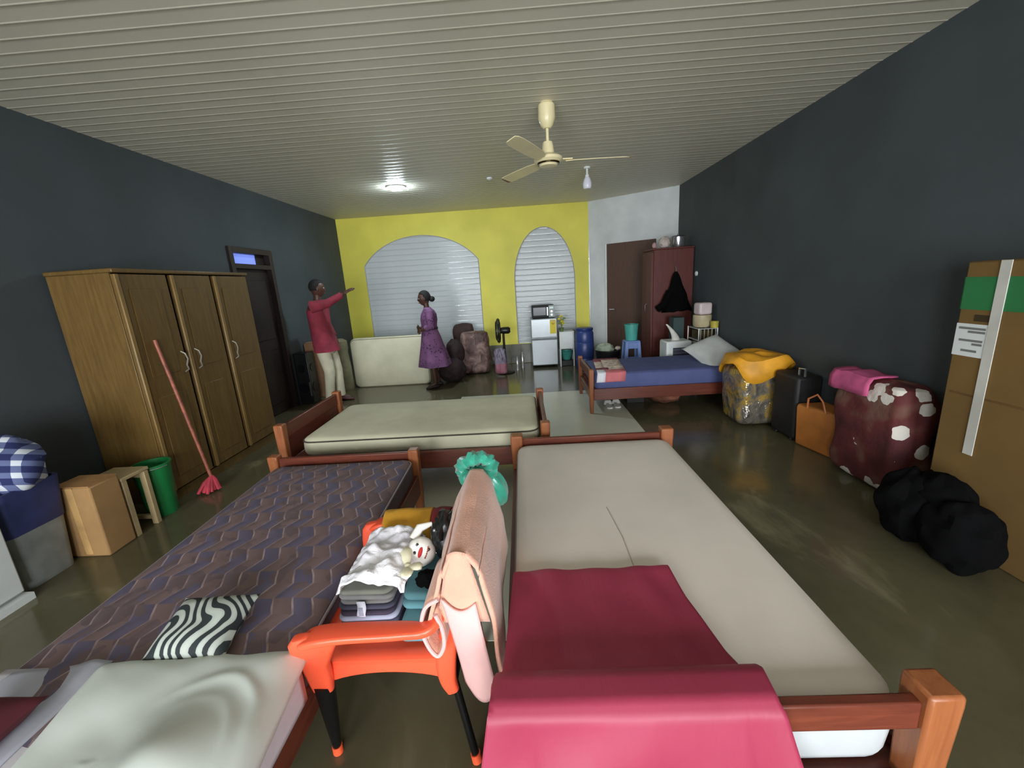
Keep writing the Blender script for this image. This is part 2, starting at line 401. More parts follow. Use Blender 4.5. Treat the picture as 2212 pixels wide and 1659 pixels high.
# ------------------------------------------------------------------ beds
m, g = MX('mattress_purple', 0.85)
v = g.coord(); X_, Y_, Z_ = g.sep(v)
tri = g.m('ABSOLUTE', g.m('SUBTRACT', g.m('FRACT', g.m('DIVIDE', Y_, 0.16)), 0.5))
wx = g.m('ADD', X_, g.m('MULTIPLY', tri, 0.075)); wx = g.m('ADD', wx, g.m('MULTIPLY', g.noise(v, 6, 2), 0.03))
cell = g.m('DIVIDE', wx, 0.074); fr = g.m('FRACT', cell)
ln = g.m('LESS_THAN', fr, 0.10)
ln = g.m('MULTIPLY', ln, g.m('MULTIPLY_ADD', g.noise(g.mapping(v, (14, 7, 1)), 2, 2), 1.6, -0.35))
alt = g.m('LESS_THAN', g.m('FRACT', g.m('ADD', g.m('DIVIDE', cell, 2), g.m('MULTIPLY', g.m('GREATER_THAN', g.m('FRACT', g.m('DIVIDE', Y_, 0.32)), .5), 0.5))), .5)
base = g.mix(alt, (120, 98, 98), (98, 90, 112)); base = g.mix(g.m('GREATER_THAN', g.noise(v, 9, 2), .54), base, (106, 88, 92))
g.color(g.mix(ln, base, (186, 160, 158)))
g.bump(g.m('SINE', g.m('MULTIPLY', fr, PI)), 0.35, 0.01); purple_top = m
side_grey = M('mattress_side', (200, 196, 198), 0.8, var=0.05)
grey_sheet = M('grey_sheet', (222, 212, 202), 0.85, var=0.03, vs=2, bump=0.08, bs=30)
white_side = M('mattress_white_side', (176, 180, 182), 0.8, var=0.03)
cream_cl = M('mattress_cream', (206, 202, 176), 0.85, var=0.05, vs=3, bump=0.1, bs=40)
piping = M('mattress_piping', (70, 62, 52), 0.8, var=0)
blue_sheet = M('blue_sheet', (84, 92, 140), 0.85, var=0.05, bump=0.08, bs=30)

def bed(label, loc, rz, W, L, head_h, foot_h, rz0, rz1, pw=0.065, head='rails', rail_h=.11):
    t = thing('wooden_bed', label, 'bed', loc, rz, 'wooden beds')
    hw = W / 2
    for y, h in ((0, head_h), (L, foot_h)):
        for s in (-1, 1):
            b = MB(); x = s * (hw - pw / 2)
            yy = y + (pw / 2 if y == 0 else -pw / 2)
            hh = pw / 2
            b.loft([[(x + sx * hh * k, yy + sy * hh * k, z) for sx, sy in ((-1, -1), (1, -1), (1, 1), (-1, 1))] for z, k in ((0, .7), (rz0, .95), (rz1, .95), (h - .03, 1.1), (h, 1.08))])
            b.build('post', orwood, t, bevel=.009)
    for s in (-1, 1):
        b = MB(); x = s * (hw - .022); b.box(x - .014, x + .014, pw, L - pw, rz0, rz1); b.build('side_rail', redwood_y, t, bevel=.004)
    for y, h, nm in ((.03, head_h, 'head_rail'), (L - .03, foot_h, 'foot_rail')):
        top = h - (.02 if rail_h == .11 else .035)
        b = MB(); b.box(-hw + pw, hw - pw, y - .016, y + .016, top - rail_h, top); b.build(nm, redwood, t, bevel=.006)
        b = MB(); b.box(-hw + pw, hw - pw, y - .014, y + .014, rz0, rz0 + .1); b.build(nm, redwood, t, bevel=.006)
        if nm == 'head_rail' and head == 'panel':
            b = MB(); b.box(-hw + pw, hw - pw, y - .009, y + .009, rz0 + .1, top - .11); b.build('head_panel', redwood, t)
        if nm == 'foot_rail' and head == 'panel':
            b = MB(); b.box(-hw + pw, hw - pw, y - .009, y + .009, rz0 + .1, top - .11); b.build('foot_panel', redwood, t)
    b = MB(); b.box(-hw + .03, hw - .03, .06, .15, rz1 - .06, rz1 - .035); s0 = b.build('slat', redwood, t)
    n = int((L - .2) / .17)
    for i in range(1, n + 1):
        c = s0.copy(); COL.objects.link(c); c.parent = t; c.location.y = i * .17
    return t
def mattress(label, loc, rz, W, L, H, tops, sides, r=.06, pipes=True, puff=0.012, bulge=0.0):
    t = thing('mattress', label, 'mattress', loc, rz)
    def ring(inset, z): return [(p[0], p[1], z) for p in rrect(W / 2 - inset, L / 2 - inset, max(r - inset, .01), 5)]
    b = MB(); b.loft([ring(.03, 0), ring(.006, .015), ring(-.004, .04), ring(-.006 - bulge, H / 2), ring(-.004, H - .04), ring(.004, H - .015)])
    b.build('side_panel', sides, t, angle=60)
    b = MB()
    rings = [ring(.004, H - .015), ring(.018, H - .002), ring(.06, H + .004), ring(.16, H + puff), ring(min(W, L) / 2 * .8, H + puff)]
    b.loft(rings); b.build('cover', tops, t, angle=60)
    if pipes:
        b = MB(); pr = ring(-.002, H - .02); b.tube(pr + pr[:1], .006, 6); b.build('piping', pipes if not isinstance(pipes, bool) else piping, t)
    return t
bed('wooden bed under the purple patterned mattress', (-1.29, 0.60, 0), 0, 1.04, 2.07, .52, .545, .22, .36)
mattress('purple and brown zigzag patterned mattress on the left front bed', (-1.25, 1.62, .33), math.radians(1.0), .93, 1.92, .165, purple_top, M('mattress_side_purple', (92, 76, 84), .85, var=.1), pipes=M('piping_grey', (150, 140, 146), .8, var=0))
bed('wooden bed under the plain grey mattress', (.43, .80, 0), 0, 1.13, 2.02, .585, .555, .20, .31, pw=.078, rail_h=.082)
mattress('wide plain grey mattress on the right front bed', (.425, 1.80, .277), 0, 1.03, 1.86, .218, grey_sheet, white_side, r=.08, pipes=False, bulge=.004, puff=.006)
seam = M('seam_grey', (172, 164, 154), .9, var=0)
b = MB(); b.tube([(-0.068, 0.051, .225), (-0.048, -0.200, .2255), (-0.050, -0.395, .225)], .0022, 6); b.build('crease', seam, bpy.data.objects['mattress.001'])
bed('wooden bed under the bare cream mattress', (.15, 3.45, 0), PI / 2, 1.06, 2.08, .585, .67, .26, .40, head='panel')
mattress('bare cream mattress with a dark piped edge, on the middle bed', (-.86, 3.48, .375), PI / 2, .99, 1.86, .145, cream_cl, cream_cl, r=.09)
bed('wooden bed under the blue sheet, against the right wall', (.74, 5.31, 0), -PI / 2, .99, 1.93, .55, .5, .17, .31, pw=.055)
mattress('mattress covered in a blue sheet with a patchwork strip across it', (1.72, 5.31, .285), -PI / 2, .92, 1.80, .2, blue_sheet, blue_sheet, r=.07, pipes=False)
# patchwork runner over the blue bed
qr = room_thing('patchwork_runner', 'red and cream patchwork cloth laid across the foot of the blue bed', 'cloth', (1.1, 5.2, .49))
q_cream = M('patch_cream', (206, 186, 172), .85, var=.22, vs=22); q_red = M('patch_maroon', (132, 62, 74), .85, var=.3, vs=18)
q_pink = M('patch_pink', (216, 122, 128), .85, var=.05); q_white = M('patch_white', (232, 232, 240), .85, var=.02)
XQ0, XQ1 = .93, 1.27
def quilt(u0, u1, v0, v1, mat):
    def fn(u, v):
        x = XQ0 + (u0 + (u1 - u0) * u) * (XQ1 - XQ0); s = v0 + (v1 - v0) * v
        y = 5.72 - s * .98
        yy = max(y, 4.833); z = .504 - max(0, 4.86 - y) * 1.0
        if y < 4.86: yy = 4.842 - .0
        return (x - .10 * s, yy, z)
    b = MB(); b.sheet(fn, 3, 14); b.build('patch', mat, qr, thick=.006)
quilt(0, 1, 0, .10, q_red); quilt(0, .3, .10, .22, q_red); quilt(.3, 1, .10, .62, q_cream); quilt(0, .3, .22, .62, q_cream)
quilt(0, .45, .62, .74, q_red); quilt(.45, 1, .62, .74, q_cream); quilt(0, .3, .74, 1.0, q_white); quilt(.3, 1, .74, 1.0, q_pink)

def pillow_mesh(b, c, w, l, h, rot=None, pinch=.8, seed=0.0, n=16):
    for s in (1, -1):
        def fn(u, v):
            a, d = 2 * u - 1, 2 * v - 1
            e = (1 - abs(a) ** 2.6) * (1 - abs(d) ** 2.6); e = max(e, 0) ** .55
            k = 1 - .07 * (1 - abs(a)) * 0 - .10 * (1 - d * d) * abs(a) ** 3; k2 = 1 - .10 * (1 - a * a) * abs(d) ** 3
            p = Vector((a * w / 2 * k, d * l / 2 * k2, s * (h / 2 * e + .0) + .02 * h * 0 + (.06 * h) * nz(a * 2 + seed, d * 2, s, 1.3) * e))
            if rot: p = rot @ p
            return Vector(c) + p
        b.sheet(fn, n, n)
    bmesh.ops.remove_doubles(b.bm, verts=b.bm.verts, dist=.0006)
    return b
pw_m = M('pillow_white', (206, 208, 206), .85, var=.04, bump=.1, bs=20)
b = MB(); pillow_mesh(b, (2.36, 5.20, .60), .50, .62, .2, Matrix.Rotation(math.radians(-16), 3, 'Y') @ Matrix.Rotation(math.radians(24), 3, 'X') @ Matrix.Rotation(math.radians(8), 3, 'Z'))
solo(b, 'pillow', pw_m, 'white pillow at the head of the blue bed', 'pillow', (2.36, 5.20, .5))

# ------------------------------------------------------------------ wooden wardrobe on the left
wd = room_thing('wardrobe', 'large light wooden wardrobe with three doors, against the left wall', 'wardrobe', (-3.22, 3.80, 0))
WX0, WX1, WY0, WY1, WZ = -3.48, -2.97, 3.06, 4.56, 1.86
b = MB(); b.box(WX0, WX1 - .03, WY0, WY0 + .02, .0, WZ); b.build('side_panel', oak, wd, bevel=.003)
b = MB(); b.box(WX0, WX1 - .03, WY1 - .02, WY1, .0, WZ); b.build('side_panel', oak, wd, bevel=.003)
b = MB(); b.box(WX0 - .0, WX1 + .015, WY0 - .015, WY1 + .015, WZ, WZ + .03); b.build('top', oak, wd, bevel=.008)
b = MB(); b.box(WX0, WX1 - .03, WY0 + .02, WY1 - .02, .08, .1); b.box(WX1 - .05, WX1 - .03, WY0 + .02, WY1 - .02, 0, .09); b.build('plinth', oak, wd)
b = MB(); b.box(WX0, WX0 + .01, WY0 + .02, WY1 - .02, .1, WZ); b.build('back', oak, wd)
hand = M('handle_pewter', (196, 190, 176), .25, metal=.7, var=0)
for i in range(3):
    y0 = WY0 + .003 + i * .5; y1 = y0 + .458
    if i == 2: y1 = WY1 - .002
    gap = .006 if i == 0 else .0
    b = MB(); b.box(WX1 - .028, WX1, y0, y1, .1, WZ - .01); dr = b.build('door', oak, wd, bevel=.004)
    for z0, z1 in ((.2, .88), (1.05, WZ - .12)):
        b = MB(); b.box(WX1, WX1 + .006, y0 + .09, y1 - .09, z0, z1); b.build('panel', oak, dr, bevel=.005, seg=1)
    b = MB(); b.box(WX1 - .0, WX1 + .012, y0 - .004, y0 + .03, .1, WZ - .01); b.build('edge_strip', M('wardrobe_edge', (138, 110, 64), .35, var=.08), dr, bevel=.005)
    hy = y1 - .045 if i == 0 else y0 + .07
    b = MB(); zc = 1.12
    b.tube([(WX1 + .004, hy, zc + .09), (WX1 + .03, hy + .01, zc + .07), (WX1 + .034, hy + .022, zc + .02), (WX1 + .03, hy + .004, zc - .03), (WX1 + .028, hy + .016, zc - .07), (WX1 + .004, hy, zc - .09)], .007, 8)
    b.build('handle', hand, dr)
# mop leaning on the wardrobe
mp = room_thing('mop', 'long handled mop with pink red head leaning on the wardrobe', 'mop', (-2.82, 3.26, 0))
b = MB(); b.tube([(-2.80, 3.28, .07), (-2.943, 3.23, 1.34)], .013, 10); b.build('handle', M('mop_stick', (150, 84, 66), .5, var=.2, vs=20), mp)
b = MB()
for i in range(22):
    a = random.uniform(0, 2 * PI); r = random.uniform(.03, .1)
    b.tube([(-2.80, 3.28, .13), (-2.80 + .5 * r * math.cos(a), 3.26 + .5 * r * math.sin(a), .09), (-2.80 + r * math.cos(a), 3.24 + r * math.sin(a), .014)], [.012, .016, .013], 6)
o = b.build('head', M('mop_red', (176, 60, 74), .9, var=.2), mp); o['kind'] = 'stuff'

# ------------------------------------------------------------------ things along the left wall
gb = room_thing('bucket', 'green plastic bucket in front of the wardrobe side', 'bucket', (-2.97, 2.93, 0))
gm = M('green_plastic', (28, 118, 62), .4, var=.06)
b = MB(); b.lathe([(0, .0), (.095, 0), (.098, .01), (.120, .40), (.127, .405), (.127, .42), (.114, .42), (.09, .015), (0, .012)], (-2.955, 2.922, 0)); b.build('body', gm, gb)
b = MB(); b.tube([(-2.955 + .127 * math.cos(a), 2.922 + .127 * math.sin(a), .40 - .0 + .05 * math.sin(a / 1.0) * 0) for a in [PI + PI * k / 12 for k in range(13)]], .004, 6); b.build('handle', steel, gb)
cs = room_thing('side_stool', 'small open cream wooden stand between carton and green bucket', 'stool', (-2.97, 2.7, 0))
crw = M('cream_wood', (170, 150, 110), .5, var=.06)
for x in (-3.08, -2.87):
    for y in (2.595, 2.765):
        b = MB(); b.box(x - .022, x + .022, y - .018, y + .018, 0, .43); b.build('leg', crw, cs, bevel=.004)
b = MB(); b.box(-3.11, -2.845, 2.572, 2.79, .43, .455); b.build('top', crw, cs, bevel=.005)
for y in (2.595, 2.765):
    b = MB(); b.box(-3.06, -2.89, y - .012, y + .012, .04, .07); b.build('rail', crw, cs)
    b = MB(); b.box(-3.06, -2.89, y - .012, y + .012, .38, .43); b.build('rail', crw, cs)
tanm = M('carton_tan', (156, 120, 76), .85, var=.05)
ct = room_thing('carton', 'upright tan cardboard carton beside the cream stand', 'carton', (-2.98, 2.46, 0))
b = MB(); b.box(-3.11, -2.84, 2.36, 2.56, 0, .50); b.build('body', tanm, ct, bevel=.012)
b = MB(); b.box(-3.105, -2.845, 2.365, 2.46, .50, .506); b.box(-3.105, -2.845, 2.463, 2.555, .50, .506); b.build('flap', M('carton_flap', (160, 118, 72), .85), ct)
b = MB(); b.box(-2.999, -2.951, 2.3585, 2.3605, .02, .5); b.build('tape', M('carton_tape', (188, 150, 98), .4), ct)
bk = room_thing('laundry_bin', 'grey laundry bin with a blue upper half, behind the tan carton', 'bin', (-3.16, 2.17, 0))
def rr_rings(c, tab, r=.05):
    return [[(c[0] + p[0], c[1] + p[1], z) for p in rrect(hx, hy, r, 4)] for hx, hy, z in tab]
b = MB(); b.loft(rr_rings((-3.19, 2.18), [(.17, .14, 0), (.19, .16, .36), (.18, .15, .36), (.16, .13, .01)])); b.build('body', M('bin_grey', (128, 132, 130), .6), bk)
b = MB(); b.loft(rr_rings((-3.19, 2.18), [(.193, .163, .35), (.215, .18, .62), (.2, .165, .62), (.18, .15, .34)])); b.build('upper_body', M('bin_blue', (42, 50, 92), .6), bk)
m, g = MX('gingham', .85); v = g.coord(); X_, Y_, Z_ = g.sep(v)
a1 = g.m('LESS_THAN', g.m('FRACT', g.m('MULTIPLY', g.m('ADD', X_, g.m('MULTIPLY', Y_, .3)), 13)), .55); a2 = g.m('LESS_THAN', g.m('FRACT', g.m('MULTIPLY', g.m('ADD', Z_, g.m('MULTIPLY', Y_, .5)), 13)), .55)
g.color(g.ramp(g.m('DIVIDE', g.m('ADD', a1, a2), 2), [(0.2, (214, 220, 228)), (.45, (98, 108, 150)), (.8, (34, 42, 92))], 'CONSTANT')); gingham = m
b = MB(); b.ell((-3.17, 2.18, .72), (.25, .19, .22), 24, 14, fn=lambda d, p: p * (1 + .16 * noise.noise(d * 2.3)) )
solo(b, 'checked_cloth', gingham, 'bundled blue and white checked cloth heaped on the laundry bin', 'cloth', (-3.17, 2.18, .62))
wf = room_thing('white_cabinet', 'low white cabinet at the left edge of the picture', 'cabinet', (-3.22, 1.7, 0))
whm = M('white_enamel', (206, 210, 208), .45, var=.02)
b = MB(); b.box(-3.46, -2.97, 1.25, 1.98, .04, .60); b.build('body', whm, wf, bevel=.012)
b = MB(); b.box(-2.97, -2.945, 1.26, 1.975, .06, .59); fd = b.build('door', whm, wf, bevel=.008)
b = MB(); b.box(-2.945, -2.925, 1.75, 1.78, .12, .16); b.build('handle', M('handle_dark', (80, 84, 84), .4), fd, bevel=.004)
b = MB(); b.box(-3.46, -2.92, 1.25, 1.99, .0, .04); b.build('plinth', whm, wf)
b = MB(); b.box(-3.42, -3.0, 1.5, 1.9, .602, .78); b.box(-3.38, -3.05, 1.55, 1.86, .78, .792)
solo(b, 'carton', M('carton_orange', (186, 116, 70), .8), 'orange brown carton lying on the low white cabinet', 'carton', (-3.2, 1.7, .602), bevel=.01)

# ------------------------------------------------------------------ things along the right wall
def lump(b, c, r, seed=0.0, amp=.14, fs=2.4, nu=26, nv=16, flat=True, mat=0):
    def fn(d, p):
        q = p * (1 + amp * noise.noise(d * fs + Vector((seed, seed * 1.7, 0))) + amp * .5 * noise.noise(d * fs * 2.6 + Vector((0, seed, seed))))
        if flat: q.z = max(q.z, -r[2] * .92)
        return q
    return b.ell(c, r, nu, nv, fn=fn, mat=mat)
def softbox(b, x0, x1, y0, y1, z0, z1, seed=0.0, amp=.02, r=.08, n=6, lean=0.0, nzr=10, dup=1.0):
    cx, cy, hx, hy = (x0 + x1) / 2, (y0 + y1) / 2, (x1 - x0) / 2, (y1 - y0) / 2
    rings = []
    for k in range(nzr + 1):
        t = k / nzr; z = z0 + (z1 - z0) * t
        e = 1 - .14 * max(0, (t - .85) / .15) ** 2 - .06 * max(0, (.1 - t) / .1)
        ring = []
        for p in rrect(hx * e, hy * e, r, n):
            q = Vector((cx + p[0], cy + p[1] + lean * t, z)); d = Vector((p[0], p[1], 0)).normalized()
            a = noise.noise(q * 6 + Vector((seed, 0, 0))) * amp + noise.noise(q * 15 + Vector((0, seed, 0))) * amp * .5
            ring.append(q + d * a + Vector((0, 0, (a if t > .99 else 0))))
        rings.append(ring)
    for e in (.7, .35, .05):
        rings.append([Vector((cx, cy + lean, z1 + .03 * (1 - e) + .02 * noise.noise(Vector((p[0] * 7, p[1] * 7, seed))))) + Vector((p[0] * e, p[1] * e, 0)) for p in rrect(hx, hy, r, n)])
    return b.loft(rings)
# tall gold-topped bundle
m, g = MX('crinkled_plastic_gold', .18, metal=.35); v = g.coord()
f = g.noise(g.mapping(v, (1, 1, .8)), 6, 4, .6, dist=1.2)
g.color(g.ramp(f, [(.36, (92, 88, 84)), (.5, (140, 132, 118)), (.6, (196, 160, 70)), (.7, (150, 140, 120))])); g.bump(g.noise(v, 14, 3), .8, .03); crinkle = m
gold = M('gold_cloth', (226, 158, 38), .55, var=.14, vs=5, bump=.3, bs=14)
bun = room_thing('wrapped_bundle', 'tall bundle wrapped in crinkled clear plastic with a gold cloth top', 'bundle', (2.43, 4.36, 0))
b = MB(); softbox(b, 2.17, 2.66, 4.12, 4.60, 0, .62, 3.0, .03); b.build('body', crinkle, bun, sub=1)
def fgold(u, v):
    a = 2 * PI * u; rr = v
    x = 2.42 + .31 * rr * math.copysign(abs(math.cos(a)) ** .6, math.cos(a)); y = 4.36 + .30 * rr * math.copysign(abs(math.sin(a)) ** .6, math.sin(a))
    x = min(x, 2.685)
    z = .70 + .05 * nz(x, y, 0, 6) if rr < .86 else .70 - .13 * (rr - .86) / .14 * (1 + .6 * math.sin(a * 3 + 1)) + .05 * nz(x, y, 0, 6)
    return (x, y, z + .05 * (1 - rr))
b = MB(); b.sheet(fgold, 48, 12); b.build('cover', gold, bun, thick=.012)
ob = room_thing('shopping_bag', 'tan orange box bag with a strap, beside the gold topped bundle', 'bag', (2.5, 3.45, 0))
om = M('bag_tan', (176, 108, 46), .55, var=.08)
b = MB(); b.loft([[(x, y, z) for x, y in ((2.42 + dx, 3.66), (2.50 + dx, 3.27), (2.68, 3.30), (2.68, 3.66))] for z, dx in ((0, .02), (.36, 0), (.39, .015))]); b.build('body', om, ob, bevel=.015)
b = MB(); b.tube([(2.44, 3.54, .38), (2.43, 3.52, .47), (2.46, 3.46, .52), (2.47, 3.40, .47), (2.48, 3.37, .38)], .008, 6); b.build('strap', M('strap_orange', (196, 116, 70), .5, var=0), ob)
db = room_thing('suitcase', 'dark suitcase with a chrome handle, between gold topped and flowered bundles', 'suitcase', (2.57, 3.86, 0))
b = MB(); b.box(2.43, 2.67, 3.69, 4.04, .02, .62); b.build('body', M('suitcase_dark', (26, 24, 24), .6, var=.1), db, bevel=.03)
b = MB(); b.tube([(2.50, 3.78, .62), (2.50, 3.78, .68), (2.50, 3.70, .69), (2.50, 3.70, .62)], .011, 8); b.build('handle', steel, db)
for yy in (3.75, 3.98):
    b = MB(); b.lathe([(0, -.012), (.02, -.012), (.02, .012), (0, .012)], (2.46, yy, .02), 10); b.build('wheel', black, db)
m, g = MX('floral_maroon', .75); v = g.coord()
f = g.vor(g.mapping(v, (1, 1, 1.15)), 6.2); n2 = g.noise(v, 11, 2)
ff = g.m('ADD', f, g.m('MULTIPLY', n2, .55))
blot = g.ramp(g.noise(v, 3.2, 2), [(.3, (70, 24, 30)), (.5, (98, 40, 40)), (.62, (120, 88, 74)), (.8, (64, 22, 30))])
g.color(g.mix(g.m('LESS_THAN', ff, .60), blot, (222, 216, 206))); g.bump(g.noise(v, 8, 3), .5, .03); floral = m
fb = room_thing('cloth_bundle', 'large maroon cloth bundle patterned with white butterfly shapes', 'bundle', (2.54, 2.9, 0))
b = MB(); softbox(b, 2.40, 2.675, 2.60, 3.22, 0, .76, 8.0, .035, .09); b.build('body', floral, fb, sub=1)
def fpk(u, v):
    x = 2.33 + .24 * u; y = 2.86 + .37 * v
    return (max(x, 2.375 - .012 * (2.39 - x)), y, .802 + .02 * nz(x, y, 0, 9) - max(0, 2.40 - x) * 1.9)
b = MB(); b.sheet(fpk, 10, 10); b.build('pink_cloth', M('bundle_pink', (190, 84, 128), .8, var=.15), fb, thick=.012)
# big carton
kraft = M('kraft_board', (118, 90, 46), .85, var=.05, vs=3)
kx0, ky0, ky1, kz = 2.40, 1.20, 2.37, 1.56
kb = room_thing('large_carton', 'very tall cardboard carton with a green band and white tape, on the right', 'carton', (2.46, 1.7, 0))
b = MB(); b.box(kx0, 2.69, ky0, ky1, 0, kz); b.build('body', kraft, kb, bevel=.008)
b = MB(); b.box(kx0 - .002, kx0, ky0 + .01, ky1 - .004, 1.31, 1.48); b.box(kx0, 2.68, ky1, ky1 + .002, 1.31, 1.48); b.build('green_band', M('green_print', (40, 118, 66), .8, var=.04), kb)
lab = M('paper_label', (226, 230, 230), .6, var=.02); ink = M('label_ink', (120, 122, 120), .7, var=0)
b = MB(); b.box(kx0 - .004, kx0 - .001, 2.20, ky1 - .004, 1.06, 1.235); lb = b.build('label', lab, kb)
for z, y0, y1 in ((1.205, 2.215, 2.35), (1.187, 2.215, 2.30), (1.14, 2.22, 2.34), (1.122, 2.22, 2.27), (1.085, 2.24, 2.32)):
    b = MB(); b.box(kx0 - .0052, kx0 - .004, y0, y1, z, z + .012); b.build('print', ink, lb)
b = MB(); b.box(kx0 - .006, kx0 - .002, 2.158, 2.207, .53, kz); b.build('tape', M('tape_white', (206, 204, 196), .35, var=.05), kb)
b = MB(); b.box(kx0 - .0015, kx0, ky0 + .02, ky1 - .03, .845, .857); b.build('crease', M('kraft_dark', (104, 74, 34), .9, var=.1), kb)
b = MB(); b.box(kx0 - .0018, kx0, 2.215, 2.285, 1.25, 1.285); b.build('print', M('print_dark', (62, 46, 22), .9, var=0), kb)
b = MB(); lump(b, (2.20, 2.22, .20), (.16, .17, .22), 1.0, .3, 3.0); lump(b, (2.21, 1.97, .18), (.16, .17, .20), 4.0, .3, 3.0); lump(b, (2.23, 2.1, .32), (.11, .15, .13), 6.0, .3, 3.0)
solo(b, 'black_sack', blackcloth, 'soft black sack slumped on the floor before the tall carton', 'sack', (2.21, 2.1, 0), sub=1)

# ------------------------------------------------------------------ far right corner
rw = room_thing('red_wardrobe', 'tall narrow reddish brown wardrobe standing in the far right corner', 'wardrobe', (2.37, 7.0, 0))
b = MB(); b.box(2.07, 2.68, 6.75, 7.25, .04, 1.96); b.build('body', redlam, rw, bevel=.004)
b = MB(); b.box(2.03, 2.07, 6.755, 6.99, .08, 1.93); d_ = b.build('door', redlam, rw, bevel=.006)
b = MB(); b.box(2.03, 2.07, 7.0, 7.245, .08, 1.93); b.build('door', redlam, rw, bevel=.006)
b = MB(); b.tube([(2.03, 6.96, 1.0), (2.005, 6.96, 1.02), (2.005, 6.96, 1.12), (2.03, 6.96, 1.14)], .006, 6); b.build('handle', steel, d_)
b = MB(); b.box(2.05, 2.685, 6.735, 7.26, 1.96, 1.985); b.build('top', redlam, rw, bevel=.006)
b = MB(); b.box(2.09, 2.67, 6.77, 7.24, 0, .04); b.build('plinth', darkdoor, rw)
pot = room_thing('cooking_pot', 'shiny steel pot on top of the red wardrobe', 'pot', (2.5, 6.95, 1.985))
b = MB(); b.lathe([(0, 0), (.10, 0), (.105, .01), (.112, .15), (.118, .152), (.118, .158), (.0, .158)], (2.5, 6.95, 1.986)); b.build('body', steel, pot)
b = MB(); b.lathe([(.116, .158), (.09, .178), (.02, .186), (.0, .186)], (2.5, 6.95, 1.986)); b.lathe([(0, .186), (.014, .186), (.016, .205), (0, .21)], (2.5, 6.95, 1.986), 10); b.build('lid', M('lid_dark', (96, 98, 100), .3, metal=.7), pot)
b = MB(); lump(b, (2.28, 6.93, 2.072), (.085, .08, .09), 2.0, .2); solo(b, 'plastic_bag', M('bag_pale', (196, 182, 174), .6, var=.1), 'small pale knotted bag beside the steel pot', 'bag', (2.28, 6.93, 1.986))
b = MB(); lump(b, (2.10, 6.84, 2.032), (.035, .035, .045), 5.0, .2); solo(b, 'cup', M('cup_pink', (176, 140, 136), .6), 'tiny pinkish cup at the left corner of the red wardrobe top', 'cup', (2.1, 6.84, 1.986))
gar = room_thing('hanging_coat', 'black coat hanging on the side of the red wardrobe', 'coat', (2.39, 6.7, 1.0))
def coat(t):
    z = 1.62 - .6 * t; w_ = .015 + .215 * t ** .85 + .006 * math.sin(t * 14)
    return [(2.385 + .03 * t + w_ * math.cos(a) * (1 + .05 * math.sin(5 * a)), 6.665 + (.03 + .03 * t) * math.sin(a), z + .02 * math.sin(4 * a) * t) for a in [2 * PI * k / 20 for k in range(20)]]
b = MB(); b.loft([coat(k / 12) for k in range(13)]); b.build('body', blackcloth, gar)
b = MB(); b.tube([(2.30, 6.66, 1.32), (2.2, 6.64, 1.12), (2.10, 6.64, 1.06)], [.06, .06, .05], 10); b.build('sleeve', blackcloth, gar)
b = MB(); b.tube([(2.385, 6.665, 1.60), (2.385, 6.665, 1.66), (2.385, 6.7, 1.70), (2.385, 6.735, 1.68)], .005, 6); b.build('hook', steel, gar)
b = MB(); b.lathe([(0, 0), (.036, 0), (.036, .018), (.02, .026), (0, .026)]); o = b.build('wall_knob', whitep); o.rotation_euler = (0, -PI / 2, 0); o.location = (2.70, 6.66, 1.57)
tag(o, 'small round white knob on the dark right wall', 'wall fitting')
# air cooler
ac = room_thing('air_cooler', 'white box air cooler with dark louvres behind the blue bed', 'air cooler', (2.2, 6.08, 0))
b = MB(); b.box(2.02, 2.38, 5.93, 6.25, .04, .65); b.build('body', whitep, ac, bevel=.02)
b = MB(); b.box(2.11, 2.35, 5.918, 5.93, .30, .56); gr = b.build('grille', M('grille_dark', (52, 56, 66), .5, var=0), ac)
for k in range(5):
    b = MB(); b.box(2.112, 2.348, 5.908, 5.922, .33 + .05 * k, .337 + .05 * k); b.build('louvre', M('louvre_grey', (104, 108, 120), .4, var=0), gr)
for x, y in ((2.06, 5.97), (2.34, 5.97), (2.06, 6.21), (2.34, 6.21)):
    b = MB(); b.lathe([(0, 0), (.02, 0), (.02, .04), (0, .04)], (x, y, 0), 8); b.build('caster', black, ac)
def fin(t): 
    a = t * 1.1; return [(2.21 - .19 * math.sin(a) * 0 - .10 * (t) ** 1.0 + .05 * math.sin(t * PI), 6.1, .655 + .25 * t)]
b = MB(); rings = []
for k in range(9):
    t = k / 8; cx_ = 2.20 - .14 * t ** 1.6; hw_ = .055 * (1 - t * .85) + .006
    rings.append([(cx_ + hw_ * math.cos(a), 6.08 + .03 * (1 - .6 * t) * math.sin(a), .652 + .235 * t) for a in [2 * PI * i / 12 for i in range(12)]])
b.loft(rings); solo(b, 'scoop', M('scoop_white', (208, 206, 198), .5), 'curved white scoop standing upright on the air cooler', 'scoop', (2.2, 6.08, .65))
# wire rack with kitchen things
rk = room_thing('wire_rack', 'wire rack loaded with kitchen things beside the air cooler', 'rack', (2.5, 6.1, 0))
wire = M('wire_white', (206, 206, 200), .35, metal=.2, var=0)
RX0, RX1, RY0, RY1 = 2.42, 2.685, 5.82, 6.2
for x in (RX0, RX1 - .01):
    for y in (RY0, RY1):
        b = MB(); b.tube([(x, y, 0), (x, y, .83)], .009, 8); b.build('post', wire, rk)
for z in (.4, .66, .82):
    b = MB(); P = [(RX0, RY0, z), (RX1 - .01, RY0, z), (RX1 - .01, RY1, z), (RX0, RY1, z), (RX0, RY0, z)]; b.tube(P, .006, 6); fr_ = b.build('shelf_frame', wire, rk)
    for k in range(6):
        x = RX0 + (RX1 - .01 - RX0) * (k + .5) / 6
        b = MB(); b.tube([(x, RY0, z), (x, RY1, z)], .003, 5); b.build('wire', wire, fr_)
